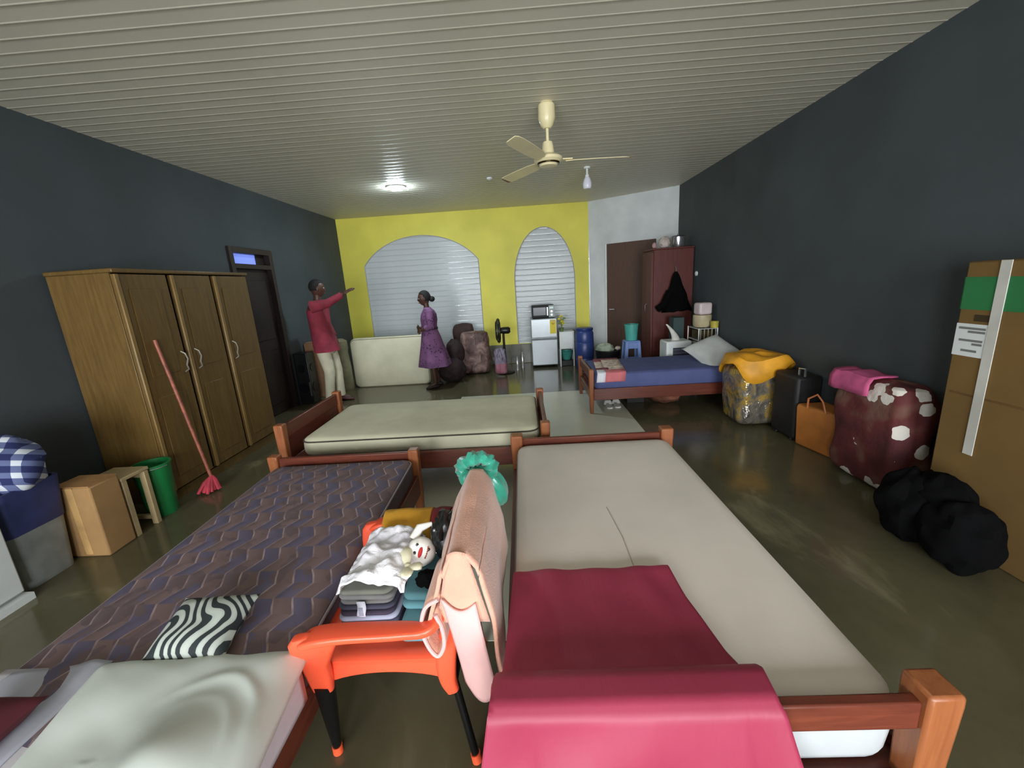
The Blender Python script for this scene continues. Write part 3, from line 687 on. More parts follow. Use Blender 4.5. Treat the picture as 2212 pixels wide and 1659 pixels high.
for k in range(5):
    x = RX0 + (RX1 - .01 - RX0) * (k + .5) / 5
    b = MB(); b.tube([(x, RY0, .66), (x, RY0, .82)], .005, 5); b.build('upright', wire, rk)
b = MB(); b.box(2.45, 2.66, 5.9, 6.15, .67, .79); solo(b, 'biscuit_tin', M('tin_olive', (86, 74, 38), .4, metal=.4), 'dark olive tin behind the bars of the wire rack', 'tin', (2.55, 6.0, .67), bevel=.01)
b = MB(); b.box(2.43, 2.66, 5.875, 6.15, .41, .62); solo(b, 'rice_cooker', M('cooker_grey', (166, 162, 150), .35, var=.2, vs=9), 'pale grey appliance on the middle shelf of the wire rack', 'appliance', (2.55, 6.0, .41), bevel=.04, seg=3)
b = MB(); b.lathe([(0, 0), (.10, 0), (.122, .03), (.124, .15), (.12, .17), (0, .17)], (2.545, 6.03, .83), 20); solo(b, 'food_container', M('tub_cream', (190, 176, 140), .5, var=.1), 'wide cream tub, lowest of the stack on the wire rack', 'tub', (2.545, 6.0, .83))
b = MB(); b.lathe([(0, 0), (.05, 0), (.055, .09), (.0, .095)], (2.64, 5.845, .83), 14); solo(b, 'yellow_jar', M('jar_yellow', (190, 176, 70), .4), 'small yellow jar beside the cream tub on the wire rack', 'jar', (2.64, 5.845, .83))
b = MB(); b.box(2.45, 2.64, 5.93, 6.11, 1.004, 1.17, rz=.12); solo(b, 'plastic_box', M('box_pinkish', (214, 198, 198), .45, var=.06), 'pinkish white box on top of the cream tub', 'box', (2.55, 6.0, 1.0), bevel=.03, seg=3)
b = MB(); b.box(2.24, 2.40, 6.30, 6.5, 0.0, .95); solo(b, 'dark_carton', M('teal_dark', (50, 66, 66), .7), 'dark teal carton between air cooler and red wardrobe', 'carton', (2.32, 6.4, 0), bevel=.008)
# stool with bucket
st = room_thing('plastic_stool', 'light blue plastic stool with a square cut out, before the red wardrobe', 'stool', (1.69, 6.6, 0))
bl_ = M('stool_blue', (112, 138, 196), .45, var=.03)
b = MB(); b.box(1.575, 1.805, 6.485, 6.715, .575, .61); b.build('seat', bl_, st, bevel=.015)
for i, (sx, sy) in enumerate(((-1, -1), (1, -1), (1, 1), (-1, 1))):
    b = MB(); b.beam((1.69 + sx * .125, 6.6 + sy * .125, .0), (1.69 + sx * .09, 6.6 + sy * .09, .59), .05, .05, up=(0, 1, 0)); b.build('leg', bl_, st, bevel=.008)
b = MB(); b.box(1.60, 1.78, 6.488, 6.5, .49, .58); b.build('apron', bl_, st)
b = MB(); b.box(1.585, 1.795, 6.482, 6.497, .26, .36); b.build('stretcher', bl_, st)
teal = M('teal_plastic', (76, 168, 156), .45, var=.05)
b = MB(); b.lathe([(0, 0), (.085, 0), (.088, .01), (.095, .12), (.105, .235), (.11, .235), (.11, .25), (.098, .25), (.08, .02), (0, .015)], (1.69, 6.6, .612)); solo(b, 'bucket', teal, 'teal plastic pail standing on the blue stool', 'bucket', (1.69, 6.6, .612))
# black tub
tb = room_thing('black_tub', 'wide black plastic tub heaped with pale cloth, behind the blue bed', 'tub', (1.43, 7.15, 0))
b = MB(); b.lathe([(0, 0), (.16, 0), (.165, .01), (.215, .37), (.23, .375), (.23, .39), (.205, .39), (.15, .03), (0, .02)], (1.43, 7.15, 0)); b.build('body', black, tb)
b = MB(); lump(b, (1.38, 7.15, .40), (.15, .13, .10), 3.3, .25); solo(b, 'laundry', M('cloth_greenish', (168, 178, 158), .85, var=.15), 'crumpled pale green cloth heaped in the black tub', 'cloth', (1.38, 7.15, .38))
b = MB(); lump(b, (1.585, 7.08, .415), (.05, .06, .03), 3.9, .25); solo(b, 'laundry', M('cloth_pinkish', (206, 190, 178), .85, var=.15), 'small off white cloth on the right rim of the tub', 'cloth', (1.56, 7.1, .38))
# blue drum
dr_ = room_thing('blue_drum', 'tall dark blue plastic drum in front of the yellow wall corner', 'drum', (1.08, 7.5, 0))
dm = M('drum_blue', (48, 66, 126), .35, var=.06)
b = MB(); b.lathe([(0, 0), (.14, 0), (.155, .02), (.165, .2), (.16, .21), (.168, .23), (.168, .48), (.162, .49), (.165, .5), (.16, .66), (.14, .70), (0, .70)], (1.08, 7.5, 0)); b.build('body', dm, dr_)
b = MB(); b.lathe([(0, .70), (.15, .70), (.155, .71), (.155, .74), (.14, .75), (0, .745)], (1.08, 7.5, 0)); b.build('lid', M('drum_lid', (36, 54, 118), .4), dr_)
# small white table with basin
wt = room_thing('white_table', 'small white cupboard topped with a plant, right of the fridge', 'cupboard', (.79, 7.95, 0))
b = MB(); b.box(.655, .935, 7.8, 8.1, .33, .66); b.build('body', whitep, wt, bevel=.006)
b = MB(); b.box(.67, .92, 7.79, 7.8, .345, .65); b.build('door', whitep, wt, bevel=.004)
for x in (.67, .92):
    for y in (7.815, 8.085):
        b = MB(); b.box(x - .012, x + .012, y - .012, y + .012, 0, .33); b.build('leg', whitep, wt)
b = MB(); b.box(.69, .90, 7.83, 8.07, 0, .11); solo(b, 'crate', black, 'low black crate under the small white cupboard', 'crate', (.79, 7.95, 0), bevel=.01)
b = MB(); b.lathe([(0, 0), (.07, 0), (.115, .16), (.122, .165), (.11, .165), (.065, .012), (0, .01)], (.795, 7.93, .112)); solo(b, 'basin', teal, 'teal plastic basin on the black crate', 'basin', (.795, 7.93, .112))
fl = room_thing('potted_flower', 'small yellow flowering plant on the white cupboard by the fridge', 'plant', (.71, 7.86, .662))
b = MB(); b.lathe([(0, 0), (.03, 0), (.04, .07), (.043, .075), (0, .07)], (.71, 7.86, .662), 14); b.build('pot', M('pot_green', (96, 122, 70), .5), fl)
lf = M('leaf_green', (120, 140, 62), .6, var=.15); fy = M('petal_yellow', (222, 210, 60), .6, var=.1)
for k in range(7):
    a = k * 2.4; r = .03 + .012 * (k % 3); zz = .80 + .022 * k
    b = MB(); b.tube([(.71, 7.86, .73), (.71 + r * .5 * math.cos(a), 7.86 + r * .5 * math.sin(a), zz - .03), (.71 + r * math.cos(a), 7.86 + r * math.sin(a), zz)], .003, 5); sm_ = b.build('stem', lf, fl)
    if k % 2 == 0:
        b = MB(); b.ell((.71 + r * math.cos(a), 7.86 + r * math.sin(a), zz + .01), (.028, .028, .018), 10, 6, fn=lambda d, p: p * (1 + .25 * math.cos(5 * math.atan2(d.y, d.x)))); b.build('flower', fy, sm_)
    else:
        b = MB(); b.ell((.71 + r * math.cos(a), 7.86 + r * math.sin(a), zz), (.03, .012, .02), 8, 6); b.build('leaf', lf, sm_)
# fridge and microwave
fg = room_thing('fridge', 'small silver two door fridge below the microwave', 'fridge', (.375, 8.05, 0))
sil = M('fridge_silver', (172, 178, 182), .3, metal=.35, var=.02)
b = MB(); b.box(.135, .615, 7.85, 8.3, .03, .925); b.build('body', M('fridge_body', (150, 154, 156), .4), fg, bevel=.008)
b = MB(); b.box(.13, .62, 7.79, 7.845, .045, .535); fd1 = b.build('door', sil, fg, bevel=.015, seg=3)
b = MB(); b.box(.13, .62, 7.79, 7.845, .548, .925); fd2 = b.build('door', sil, fg, bevel=.015, seg=3)
b = MB(); b.box(.13, .62, 7.785, 7.80, .558, .585); b.build('handle', M('fridge_grip', (120, 124, 126), .3, metal=.5), fd2, bevel=.004)
b = MB(); b.box(.485, .6, 7.7875, 7.79, .64, .90); lb = b.build('energy_label', M('label_yellow', (226, 206, 56), .6, var=0), fd2)
b = MB(); b.poly([(.505, .84), (.58, .84), (.5425, .80)], 'y', 7.786, 7.7876); b.build('arrow', M('label_amber', (186, 150, 30), .6, var=0), lb)
b = MB(); b.box(.49, .595, 7.7865, 7.7876, .862, .892); b.build('print', M('label_header', (214, 190, 120), .6, var=0), lb)
for x in (.17, .58):
    for y in (7.88, 8.26):
        b = MB(); b.lathe([(0, 0), (.02, 0), (.02, .032), (0, .032)], (x, y, 0), 8); b.build('foot', black, fg)
mw = room_thing('microwave', 'black microwave oven standing on top of the silver fridge', 'microwave', (.375, 8.03, .927))
b = MB(); b.box(.165, .585, 7.86, 8.2, .937, 1.165); b.build('body', M('microwave_dark', (30, 32, 34), .5, spec=.2), mw, bevel=.008)
b = MB(); b.box(.165, .47, 7.845, 7.86, .94, 1.162); md = b.build('door', M('oven_black', (18, 19, 20), .5, spec=.2), mw, bevel=.004)
b = MB(); b.box(.19, .425, 7.841, 7.846, .985, 1.13); b.build('window', M('oven_glass', (58, 64, 74), .2, spec=.35, var=0), md)
b = MB(); b.box(.445, .46, 7.825, 7.84, .98, 1.13); b.box(.445, .46, 7.838, 7.848, .98, .995); b.box(.445, .46, 7.838, 7.848, 1.115, 1.13); b.build('handle', steel, md)
b = MB(); b.box(.475, .585, 7.846, 7.86, .94, 1.162); mpn = b.build('control_panel', M('panel_grey', (96, 112, 106), .3, var=.05), mw, bevel=.003)
b = MB(); b.box(.495, .565, 7.843, 7.847, 1.10, 1.135); b.build('display', M('display_teal', (150, 190, 186), .2, var=0), mpn)
for k, zz in enumerate((1.05, .99)):
    o_ = MB(); o_.tube([(.53, 7.846, zz), (.53, 7.832, zz)], .018, 12); o_.build('dial', steel, mpn)
for x in (.19, .56):
    for y in (7.88, 8.17):
        b = MB(); b.lathe([(0, 0), (.012, 0), (.012, .012), (0, .012)], (x, y, .926), 8); b.build('foot', black, mw)
# stand fan seen edge on
sf = room_thing('stand_fan', 'black stand fan seen edge on before the yellow pillar', 'fan', (-.38, 7.55, 0))
b = MB(); b.lathe([(0, 0), (.17, 0), (.175, .01), (.16, .025), (.04, .045), (.025, .06), (0, .06)], (-.38, 7.55, 0)); b.build('base', black, sf)
b = MB(); b.tube([(-.38, 7.55, .04), (-.38, 7.55, .72)], .022, 10); b.build('pole', blackm, sf)
b = MB(); b.tube([(-.43, 7.55, .78), (-.38, 7.55, .78), (-.28, 7.55, .78), (-.25, 7.55, .78)], [.05, .062, .062, .04], 14); b.build('motor', black, sf)
R90 = lambda r, a, x: (x, 7.55 + r * math.cos(a), .78 + r * math.sin(a))
cg = MB()
for x, r in ((-.445, .21), (-.485, .21), (-.465, .225)): cg.tube([R90(r, 2 * PI * k / 28, x) for k in range(29)], .006, 6)
for k in range(44):
    a = 2 * PI * k / 44
    cg.tube([R90(.03, a, -.52), R90(.16, a, -.51), R90(.225, a, -.465), R90(.16, a, -.435), R90(.05, a, -.43)], .004, 4)
cgo = cg.build('cage', black, sf)
for k in range(3):
    a0 = k * 2 * PI / 3; b = MB()
    b.loft([[R90(.03, a0 - .2, -.47), R90(.03, a0 + .2, -.46), R90(.03, a0 + .2, -.455), R90(.03, a0 - .2, -.465)], [R90(.12, a0 - .42, -.485), R90(.12, a0 + .42, -.45), R90(.12, a0 + .42, -.445), R90(.12, a0 - .42, -.48)], [R90(.18, a0 - .3, -.48), R90(.18, a0 + .35, -.455), R90(.18, a0 + .35, -.45), R90(.18, a0 - .3, -.475)]])
    b.build('blade', black, sf)
m, g = MX('bag_pink_violet', .7); v = g.coord(); X_, Y_, Z_ = g.sep(v)
st_ = g.noise(g.mapping(v, (12, 12, 3)), 2, 3)
g.color(g.mix(g.m('GREATER_THAN', g.m('ADD', Z_, g.m('MULTIPLY', st_, .12)), .26), g.ramp(st_, [(.35, (150, 84, 104)), (.65, (180, 120, 134))]), g.ramp(st_, [(.35, (60, 54, 70)), (.55, (150, 140, 158)), (.7, (84, 76, 96))]))); pv = m
b = MB(); softbox(b, -.56, -.34, 7.24, 7.36, .03, .47, 5.0, .02, .05); solo(b, 'cloth_bag', pv, 'pink and violet cloth bag standing before the stand fan', 'bag', (-.45, 7.3, .03), sub=1)
for k, (x, y, h, r) in enumerate(((-.16, 7.70, .26, .03), (-.06, 7.9, .30, .032))):
    b = MB(); b.lathe([(0, 0), (r, 0), (r, h * .65), (r * .45, h * .8), (r * .45, h * .93), (r * .55, h * .94), (r * .55, h), (0, h)], (x, y, 0.0), 14)
    solo(b, 'bottle', [M('bottle_silver', (190, 190, 186), .15, metal=.4)][0], ['small shiny bottle on the floor beside the stand fan', 'taller shiny bottle on the floor nearer the fridge'][k], 'bottle', (x, y, 0), group='bottles beside the stand fan')
# brown bundles
m, g = MX('bundle_brown', .6); v = g.coord()
g.color(g.ramp(g.noise(g.mapping(v, (1.2, 1.2, .8)), 6, 4, .6, dist=.8), [(.35, (62, 42, 38)), (.5, (112, 84, 78)), (.62, (150, 122, 114)), (.75, (84, 58, 52))])); g.bump(g.noise(v, 9, 3), .6, .03); bbrown = m
b = MB(); softbox(b, -1.20, -.66, 7.50, 7.86, 0, .76, 2.0, .04, .12); solo(b, 'tied_bundle', bbrown, 'lumpy brown patterned bundle left of the stand fan', 'bundle', (-.94, 7.8, 0), sub=1)
b = MB(); softbox(b, -1.38, -.98, 7.96, 8.3, 0, .88, 6.0, .03, .1); solo(b, 'tied_bundle', M('bundle_dark', (62, 44, 40), .8, var=.2), 'taller dark brown bundle behind the lumpy patterned one', 'bundle', (-1.2, 7.9, 0), sub=1)
b = MB(); lump(b, (-1.28, 7.05, .2), (.24, .2, .22), 2.2, .2); lump(b, (-1.22, 7.15, .5), (.16, .14, .22), 7.2, .2); solo(b, 'dark_bag', M('bag_dark_maroon', (40, 24, 26), .85, var=.25), 'dark maroon bag heaped on the floor behind the woman', 'bag', (-1.25, 7.1, 0), sub=1)
# standing mattress and neighbours
stm = room_thing('mattress', 'bare cream mattress standing upright on its long edge behind the two people', 'mattress', (-2.32, 7.02, 0))
b = MB(); b.loft([[(-2.32 + p[0], y, .425 + p[1]) for p in rrect(.66 - i_, .425 - i_, .09, 5)] for y, i_ in ((6.95, .03), (6.96, .008), (6.98, 0), (7.08, 0), (7.1, .008), (7.11, .03))]); b.build('side_panel', cream_cl, stm, angle=60)
for y in (6.953, 7.107):
    b = MB(); pr = [(-2.32 + p[0], y, .425 + p[1]) for p in rrect(.645, .41, .08, 5)]; b.tube(pr + pr[:1], .005, 6); b.build('piping', M('piping_olive', (140, 136, 108), .8, var=0), stm)
b = MB(); b.lathe([(0, 0), (.11, 0), (.125, .04), (.12, .4), (.10, .66), (.115, .72), (.11, .84), (.05, .88), (0, .88)], (-3.09, 6.86, 0), 18, sx=1.0, sy=.9); solo(b, 'rolled_mat', M('mat_olive', (128, 124, 96), .9, var=.15), 'olive rolled mat standing beside the upright mattress', 'mat', (-3.09, 6.86, 0))
b = MB(); b.box(-3.48, -3.16, 6.42, 6.60, 0, .88); b.box(-3.47, -3.17, 6.43, 6.59, .88, .895); solo(b, 'carton', M('board_tan', (150, 112, 80), .7, var=.06), 'tan cardboard carton standing between the dark door and the man', 'carton', (-3.32, 6.5, 0), bevel=.01)
sp = room_thing('speaker', 'black floor speaker beside the dark door', 'speaker', (-3.38, 6.16, 0))
b = MB(); b.box(-3.48, -3.27, 6.05, 6.27, 0, .78); b.build('body', black, sp, bevel=.01)
for zz, r in ((.25, .075), (.55, .06)):
    b = MB(); b.tube([(-3.268, 6.16, zz), (-3.262, 6.16, zz)], r, 20); b.build('cone', blackm, sp)
    b = MB(); b.tube([(-3.38, 6.048, zz), (-3.38, 6.044, zz)], r, 20); b.build('cone', blackm, sp)
b = MB(); b.box(-3.30, -3.28, 6.043, 6.05, .12, .34); b.build('trim', steel, sp)
# under the blue bed
for k, (x, y) in enumerate(((1.02, 5.1), (1.125, 5.12))):
    s_ = room_thing('slipper', ['left white slipper on the floor under the blue bed', 'right white slipper on the floor under the blue bed'][k], 'slipper', (x, y, 0), group='white slippers under the blue bed')
    b = MB(); b.loft([[(x + p[0], y + p[1], z) for p in rrect(.04, .12, .035, 4)] for z in (.002, .02)]); b.build('sole', M('slipper_white', (214, 212, 204), .6), s_)
    b = MB(); b.tube([(x - .04, y + .03, .015), (x - .025, y + .04, .05), (x + .025, y + .04, .05), (x + .04, y + .03, .015)], .012, 8, flat=2.0); b.build('strap', M('slipper_strap', (190, 188, 180), .6), s_)
b = MB(); lump(b, (1.75, 5.2, .10), (.2, .2, .10), 3.0, .2); solo(b, 'brown_bag', M('bag_brown', (120, 74, 56), .8, var=.25), 'crumpled brown bag pushed under the blue bed', 'bag', (1.75, 5.2, 0))
b = MB(); b.box(1.28, 1.5, 5.2, 5.55, 0, .09); b.box(1.27, 1.51, 5.19, 5.56, .09, .11); solo(b, 'shoe_box', M('box_black', (30, 28, 26), .7), 'flat black shoe box under the blue bed', 'box', (1.4, 5.4, 0), bevel=.004)

# ------------------------------------------------------------------ the two people
def skin_body(name, J, E, mats, root, extra):
    """one continuous skinned body from joints J {name: (pos, radius)} and edges E, with head, hands and face merged in"""
    bm = bmesh.new(); sl = bm.verts.layers.skin.verify(); V = {}
    for k, (p, r) in J.items():
        q = bm.verts.new(p); q[sl].radius = (r, r) if not isinstance(r, tuple) else r; q[sl].use_root = (k == 'pelvis'); V[k] = q
    for a, c in E: bm.edges.new((V[a], V[c]))
    me = bpy.data.meshes.new(name); bm.to_mesh(me); bm.free()
    o = bpy.data.objects.new(name, me); COL.objects.link(o)
    o.modifiers.new('skin', 'SKIN').use_smooth_shade = True
    q = o.modifiers.new('sub', 'SUBSURF'); q.levels = 2; q.render_levels = 2
    dg = bpy.context.evaluated_depsgraph_get(); ev = bpy.data.meshes.new_from_object(o.evaluated_get(dg))
    bpy.data.objects.remove(o); bpy.data.meshes.remove(me)
    b = MB(); b.bm.from_mesh(ev); bpy.data.meshes.remove(ev)
    for f in b.bm.faces: f.material_index = 0
    extra(b)
    return b
def head(b, c, yaw, k=1.0, pitch=0.0):
    R = Matrix.Rotation(yaw, 3, 'Z') @ Matrix.Rotation(pitch, 3, 'Y')
    def fn(d, p):
        q = p.copy()
        if d.z < 0: q.x *= 1 + .10 * d.z; q.y *= 1 + .30 * d.z
        if d.x > .5:
            n_ = math.exp(-(d.y / .16) ** 2)
            q.x += .020 * k * n_ * max(0, 1 - abs(d.z + .18) / .24) + .006 * k * math.exp(-((d.z + .58) / .1) ** 2) * math.exp(-(d.y / .3) ** 2)
            q.x -= .010 * k * (math.exp(-((d.y - .38) / .18) ** 2) + math.exp(-((d.y + .38) / .18) ** 2)) * math.exp(-((d.z - .05) / .12) ** 2)
            q.x += .010 * k * math.exp(-((d.z + .88) / .12) ** 2)
        return q
    b.ell(c, (.098 * k, .076 * k, .122 * k), 36, 26, fn=fn, rot=R)
    C = Vector(c)
    for s in (-1, 1):
        b.ell(C + R @ Vector((.0 * k, s * .077 * k, -.005 * k)), (.020 * k, .010 * k, .032 * k), 10, 8, rot=R)
        b.ell(C + R @ Vector((.083 * k, s * .031 * k, .006 * k)), (.008 * k, .013 * k, .008 * k), 10, 6, mat=1, rot=R)
        b.ell(C + R @ Vector((.0895 * k, s * .031 * k, .006 * k)), (.003 * k, .006 * k, .006 * k), 8, 6, mat=2, rot=R)
        b.tube([C + R @ Vector((.084 * k, s * .016 * k, .028 * k)), C + R @ Vector((.086 * k, s * .032 * k, .033 * k)), C + R @ Vector((.078 * k, s * .048 * k, .026 * k))], .004 * k, 6, mat=2)
    b.tube([C + R @ Vector((.084 * k, -.024 * k, -.068 * k)), C + R @ Vector((.094 * k, 0, -.066 * k)), C + R @ Vector((.084 * k, .024 * k, -.068 * k))], .0065 * k, 8, mat=3)
def hand(b, wrist, d, palm_n, k=1.0, curl=.35):
    """palm, four fingers of unequal length and a thumb; d points along the hand, palm_n out of the palm"""
    d = Vector(d).normalized(); n_ = Vector(palm_n); n_ = (n_ - d * n_.dot(d)).normalized(); s = d.cross(n_); W_ = Vector(wrist)
    b.loft([[W_ + d * t * k + s * (w_ * k * math.cos(a)) + n_ * (h_ * k * math.sin(a)) for a in [2 * PI * i / 12 for i in range(12)]] for t, w_, h_ in ((-.02, .024, .020), (.02, .034, .016), (.06, .041, .014), (.09, .040, .012), (.10, .030, .008))])
    for i, (off, L) in enumerate(((.030, .070), (.010, .080), (-.010, .074), (-.029, .056))):
        p = W_ + d * .08 * k + s * off * k; a = 0; pts = [p]
        for j, f in enumerate((.25, .42, .33)):
            a += curl * (.4 if j == 0 else 1); pts.append(pts[-1] + (d * math.cos(a) + n_ * math.sin(a)) * L * f * 1.15 * k)
        b.tube(pts, [.0098 * k, .0094 * k, .0084 * k, .0058 * k], 8)
    p = W_ + d * .025 * k + s * .030 * k; t1 = (d * .75 + s * .6 + n_ * .25).normalized(); t2 = (d * .93 + s * .2 + n_ * .3).normalized()
    b.tube([p - t1 * .02 * k, p + t1 * .036 * k, p + t1 * .036 * k + t2 * .034 * k], [.015 * k, .0115 * k, .0075 * k], 8)
def ering(c, rx, ry, yaw=0.0, n=24, wob=0.0, ph=0.0):
    R = Matrix.Rotation(yaw, 3, 'Z'); c = Vector(c)
    return [c + R @ Vector((rx * math.cos(a) * (1 + wob * math.sin(a * 6 + ph)), ry * math.sin(a) * (1 + wob * math.sin(a * 6 + ph)), 0)) for a in [2 * PI * k / n for k in range(n)]]
skin_d = M('skin_dark', (78, 50, 38), .5, var=.05); eye_w = M('eye_white', (206, 200, 190), .3, var=0); eye_d = M('eye_dark', (22, 16, 14), .4, var=0); lip = M('lip_dark', (110, 56, 50), .5, var=0)
hair_m = M('hair_black', (16, 14, 14), .8, var=.2, bump=.5, bs=120)
SK = [skin_d, eye_w, eye_d, lip]
# man pointing
MX0, MY0 = -2.95, 6.05
J = {'pelvis': ((MX0 - .01, MY0, .95), (.12, .10)), 'spine': ((MX0 - .03, MY0, 1.16), (.12, .10)), 'chest': ((MX0 - .035, MY0, 1.36), (.14, .11)), 'neck': ((MX0 - .01, MY0, 1.53), .052), 'skull': ((MX0 + .005, MY0, 1.66), .055),
     'shr': ((MX0 - .03, MY0 - .18, 1.45), .058), 'elr': ((MX0 + .20, MY0 - .13, 1.49), .042), 'wrr': ((MX0 + .40, MY0 - .02, 1.61), .028),
     'shl': ((MX0 - .03, MY0 + .18, 1.45), .058), 'ell': ((MX0 - .04, MY0 + .24, 1.18), .042), 'wrl': ((MX0 + .06, MY0 + .22, .96), .028),
     'hir': ((MX0 - .01, MY0 - .09, .90), .085), 'knr': ((MX0 + .04, MY0 - .09, .50), .058), 'anr': ((MX0 - .02, MY0 - .09, .09), .038), 'tor': ((MX0 + .12, MY0 - .10, .035), .03),
     'hil': ((MX0 - .01, MY0 + .09, .90), .085), 'knl': ((MX0 + .07, MY0 + .09, .50), .058), 'anl': ((MX0 + .07, MY0 + .10, .09), .038), 'tol': ((MX0 + .22, MY0 + .11, .035), .03)}
E_ = [('pelvis', 'spine'), ('spine', 'chest'), ('chest', 'neck'), ('neck', 'skull')] + [x for s in 'rl' for x in (('chest', 'sh' + s), ('sh' + s, 'el' + s), ('el' + s, 'wr' + s), ('pelvis', 'hi' + s), ('hi' + s, 'kn' + s), ('kn' + s, 'an' + s), ('an' + s, 'to' + s))]
def ex_m(b):
    head(b, (MX0 + .02, MY0, 1.70), math.radians(25), 1.0)
    hand(b, J['wrr'][0], (.75, .35, .45), (-.3, .2, -.9), 1.0, .18)
    hand(b, J['wrl'][0], (.15, -.05, -1), (-.2, -1, 0), 1.0, .45)
b = skin_body('person', J, E_, SK, None, ex_m)
man = solo(b, 'person', SK, 'man in a red shirt and pale trousers pointing with an outstretched arm', 'person', (MX0, MY0, 0), angle=180)
def mpart(name, b, mat, par=None, **k):
    bmesh.ops.transform(b.bm, matrix=Matrix.Translation(-man.location), verts=b.bm.verts); return b.build(name, mat, par or man, **k)
shirt = M('shirt_red', (132, 42, 58), .85, var=.14, vs=7, bump=.25, bs=16)
b = MB(); b.loft([ering((MX0 + dx, MY0, z), rx, ry, 0, 28, wb, z * 9) for z, dx, rx, ry, wb in ((.80, .02, .17, .235, .05), (.84, .015, .17, .23, .04), (.95, .0, .16, .215, .03), (1.10, -.02, .142, .185, .02), (1.25, -.03, .138, .185, .015), (1.38, -.03, .14, .20, .01), (1.46, -.025, .11, .18, 0), (1.51, -.015, .07, .10, 0), (1.535, -.01, .062, .068, 0))]); b.build
b.tube([J['shr'][0], Vector(J['shr'][0]).lerp(Vector(J['elr'][0]), .5), J['elr'][0], Vector(J['elr'][0]).lerp(Vector(J['wrr'][0]), .5), Vector(J['elr'][0]).lerp(Vector(J['wrr'][0]), .86)], [.088, .075, .06, .052, .046], 14)
b.tube([J['shl'][0], Vector(J['shl'][0]).lerp(Vector(J['ell'][0]), .5), J['ell'][0], Vector(J['ell'][0]).lerp(Vector(J['wrl'][0]), .85)], [.088, .075, .06, .046], 14)
mpart('shirt', b, shirt)
trs = M('trousers_pale', (206, 200, 176), .85, var=.06, bump=.2, bs=12)
b = MB(); b.loft([ering((MX0 - .005, MY0, z), rx, ry) for z, rx, ry in ((.76, .12, .175), (.86, .13, .178), (.98, .122, .165))])
for s in 'rl':
    h_, kn_, an_ = (Vector(J[q + s][0]) for q in ('hi', 'kn', 'an'))
    b.tube([h_ + Vector((0, 0, -.02)), h_.lerp(kn_, .5), kn_, kn_.lerp(an_, .5), an_ + Vector((0, 0, .0))], [.108, .096, .078, .068, .064], 16)
mpart('trousers', b, trs)
shoe = M('shoe_maroon', (66, 26, 22), .5, var=.1)
for s in 'rl':
    an_, to_ = Vector(J['an' + s][0]), Vector(J['to' + s][0]); d = (to_ - an_); d.z = 0; d.normalize(); sd = Vector((-d.y, d.x, 0)); base_ = Vector((an_.x, an_.y, 0))
    b = MB(); b.loft([[base_ + d * t + sd * (w_ * math.cos(a)) + Vector((0, 0, max(.0, h_ / 2 + h_ / 2 * math.sin(a)))) for a in [2 * PI * i / 14 for i in range(14)]] for t, w_, h_ in ((-.075, .015, .04), (-.06, .035, .085), (0, .042, .10), (.08, .045, .075), (.15, .043, .055), (.19, .02, .03))]); mpart('shoe', b, shoe)
b = MB(); R_ = Matrix.Rotation(math.radians(25), 3, 'Z')
b.ell((MX0 + .008, MY0, 1.725), (.106, .086, .112), 30, 18, rot=R_, fn=lambda d, p: Vector((p.x * (.62 if d.x > .3 and d.z < .45 else 1), p.y * (.9 if d.x > .3 and d.z < .45 else 1), max(p.z, -.05 if d.x < .2 else .03)))); mpart('hair', b, hair_m)
# woman in a violet dress
GX, GY = -1.54, 6.68; FW = math.radians(197); fx, fy = math.cos(FW), math.sin(FW); sx_, sy_ = -fy, fx
def W(f, s, z): return (GX + fx * f + sx_ * s, GY + fy * f + sy_ * s, z)
J2 = {'pelvis': (W(-.02, 0, .84), .12), 'spine': (W(-.02, 0, 1.0), .10), 'chest': (W(-.03, 0, 1.16), .105), 'neck': (W(-.01, 0, 1.31), .045), 'skull': (W(.0, 0, 1.42), .05),
      'shl': (W(-.03, .15, 1.24), .048), 'ell': (W(-.03, .20, 1.02), .038), 'wrl': (W(.125, .06, .96), .026),
      'shr': (W(-.03, -.15, 1.24), .048), 'elr': (W(-.03, -.20, 1.02), .038), 'wrr': (W(.13, -.05, .985), .026),
      'hil': (W(-.02, .08, .78), .085), 'knl': (W(.0, .08, .43), .052), 'anl': (W(-.02, .08, .08), .034), 'tol': (W(.11, .09, .03), .026),
      'hir': (W(-.02, -.08, .78), .085), 'knr': (W(-.02, -.09, .43), .052), 'anr': (W(-.10, -.10, .08), .034), 'tor': (W(.03, -.11, .03), .026)}
def ex_w(b):
    head(b, W(.02, 0, 1.455), FW, .93, .06)
    hand(b, J2['wrl'][0], (fx * .5 - sx_ * .9, fy * .5 - sy_ * .9, -.1), (-fx, -fy, -.2), .9, .5)
    hand(b, J2['wrr'][0], (fx * .5 + sx_ * .9, fy * .5 + sy_ * .9, .1), (-fx, -fy, .2), .9, .5)
b = skin_body('person', J2, E_, SK, None, ex_w)
wom = solo(b, 'person', SK, 'woman in a patterned violet dress standing before the upright mattress', 'person', (GX, GY, 0), angle=180)
def wpart(name, b, mat, par=None, **k):
    bmesh.ops.transform(b.bm, matrix=Matrix.Translation(-wom.location), verts=b.bm.verts); return b.build(name, mat, par or wom, **k)
m, g = MX('dress_violet', .85); v = g.coord()
sp_ = g.vor(v, 26); big = g.noise(v, 5, 2)
g.color(g.mix(g.m('MULTIPLY', g.m('LESS_THAN', sp_, .30), g.m('GREATER_THAN', big, .5)), g.ramp(big, [(.35, (126, 84, 124)), (.62, (104, 66, 104))]), (52, 30, 58))); g.bump(g.noise(v, 12, 3), .3, .02); dressm = m
b = MB(); rg = []
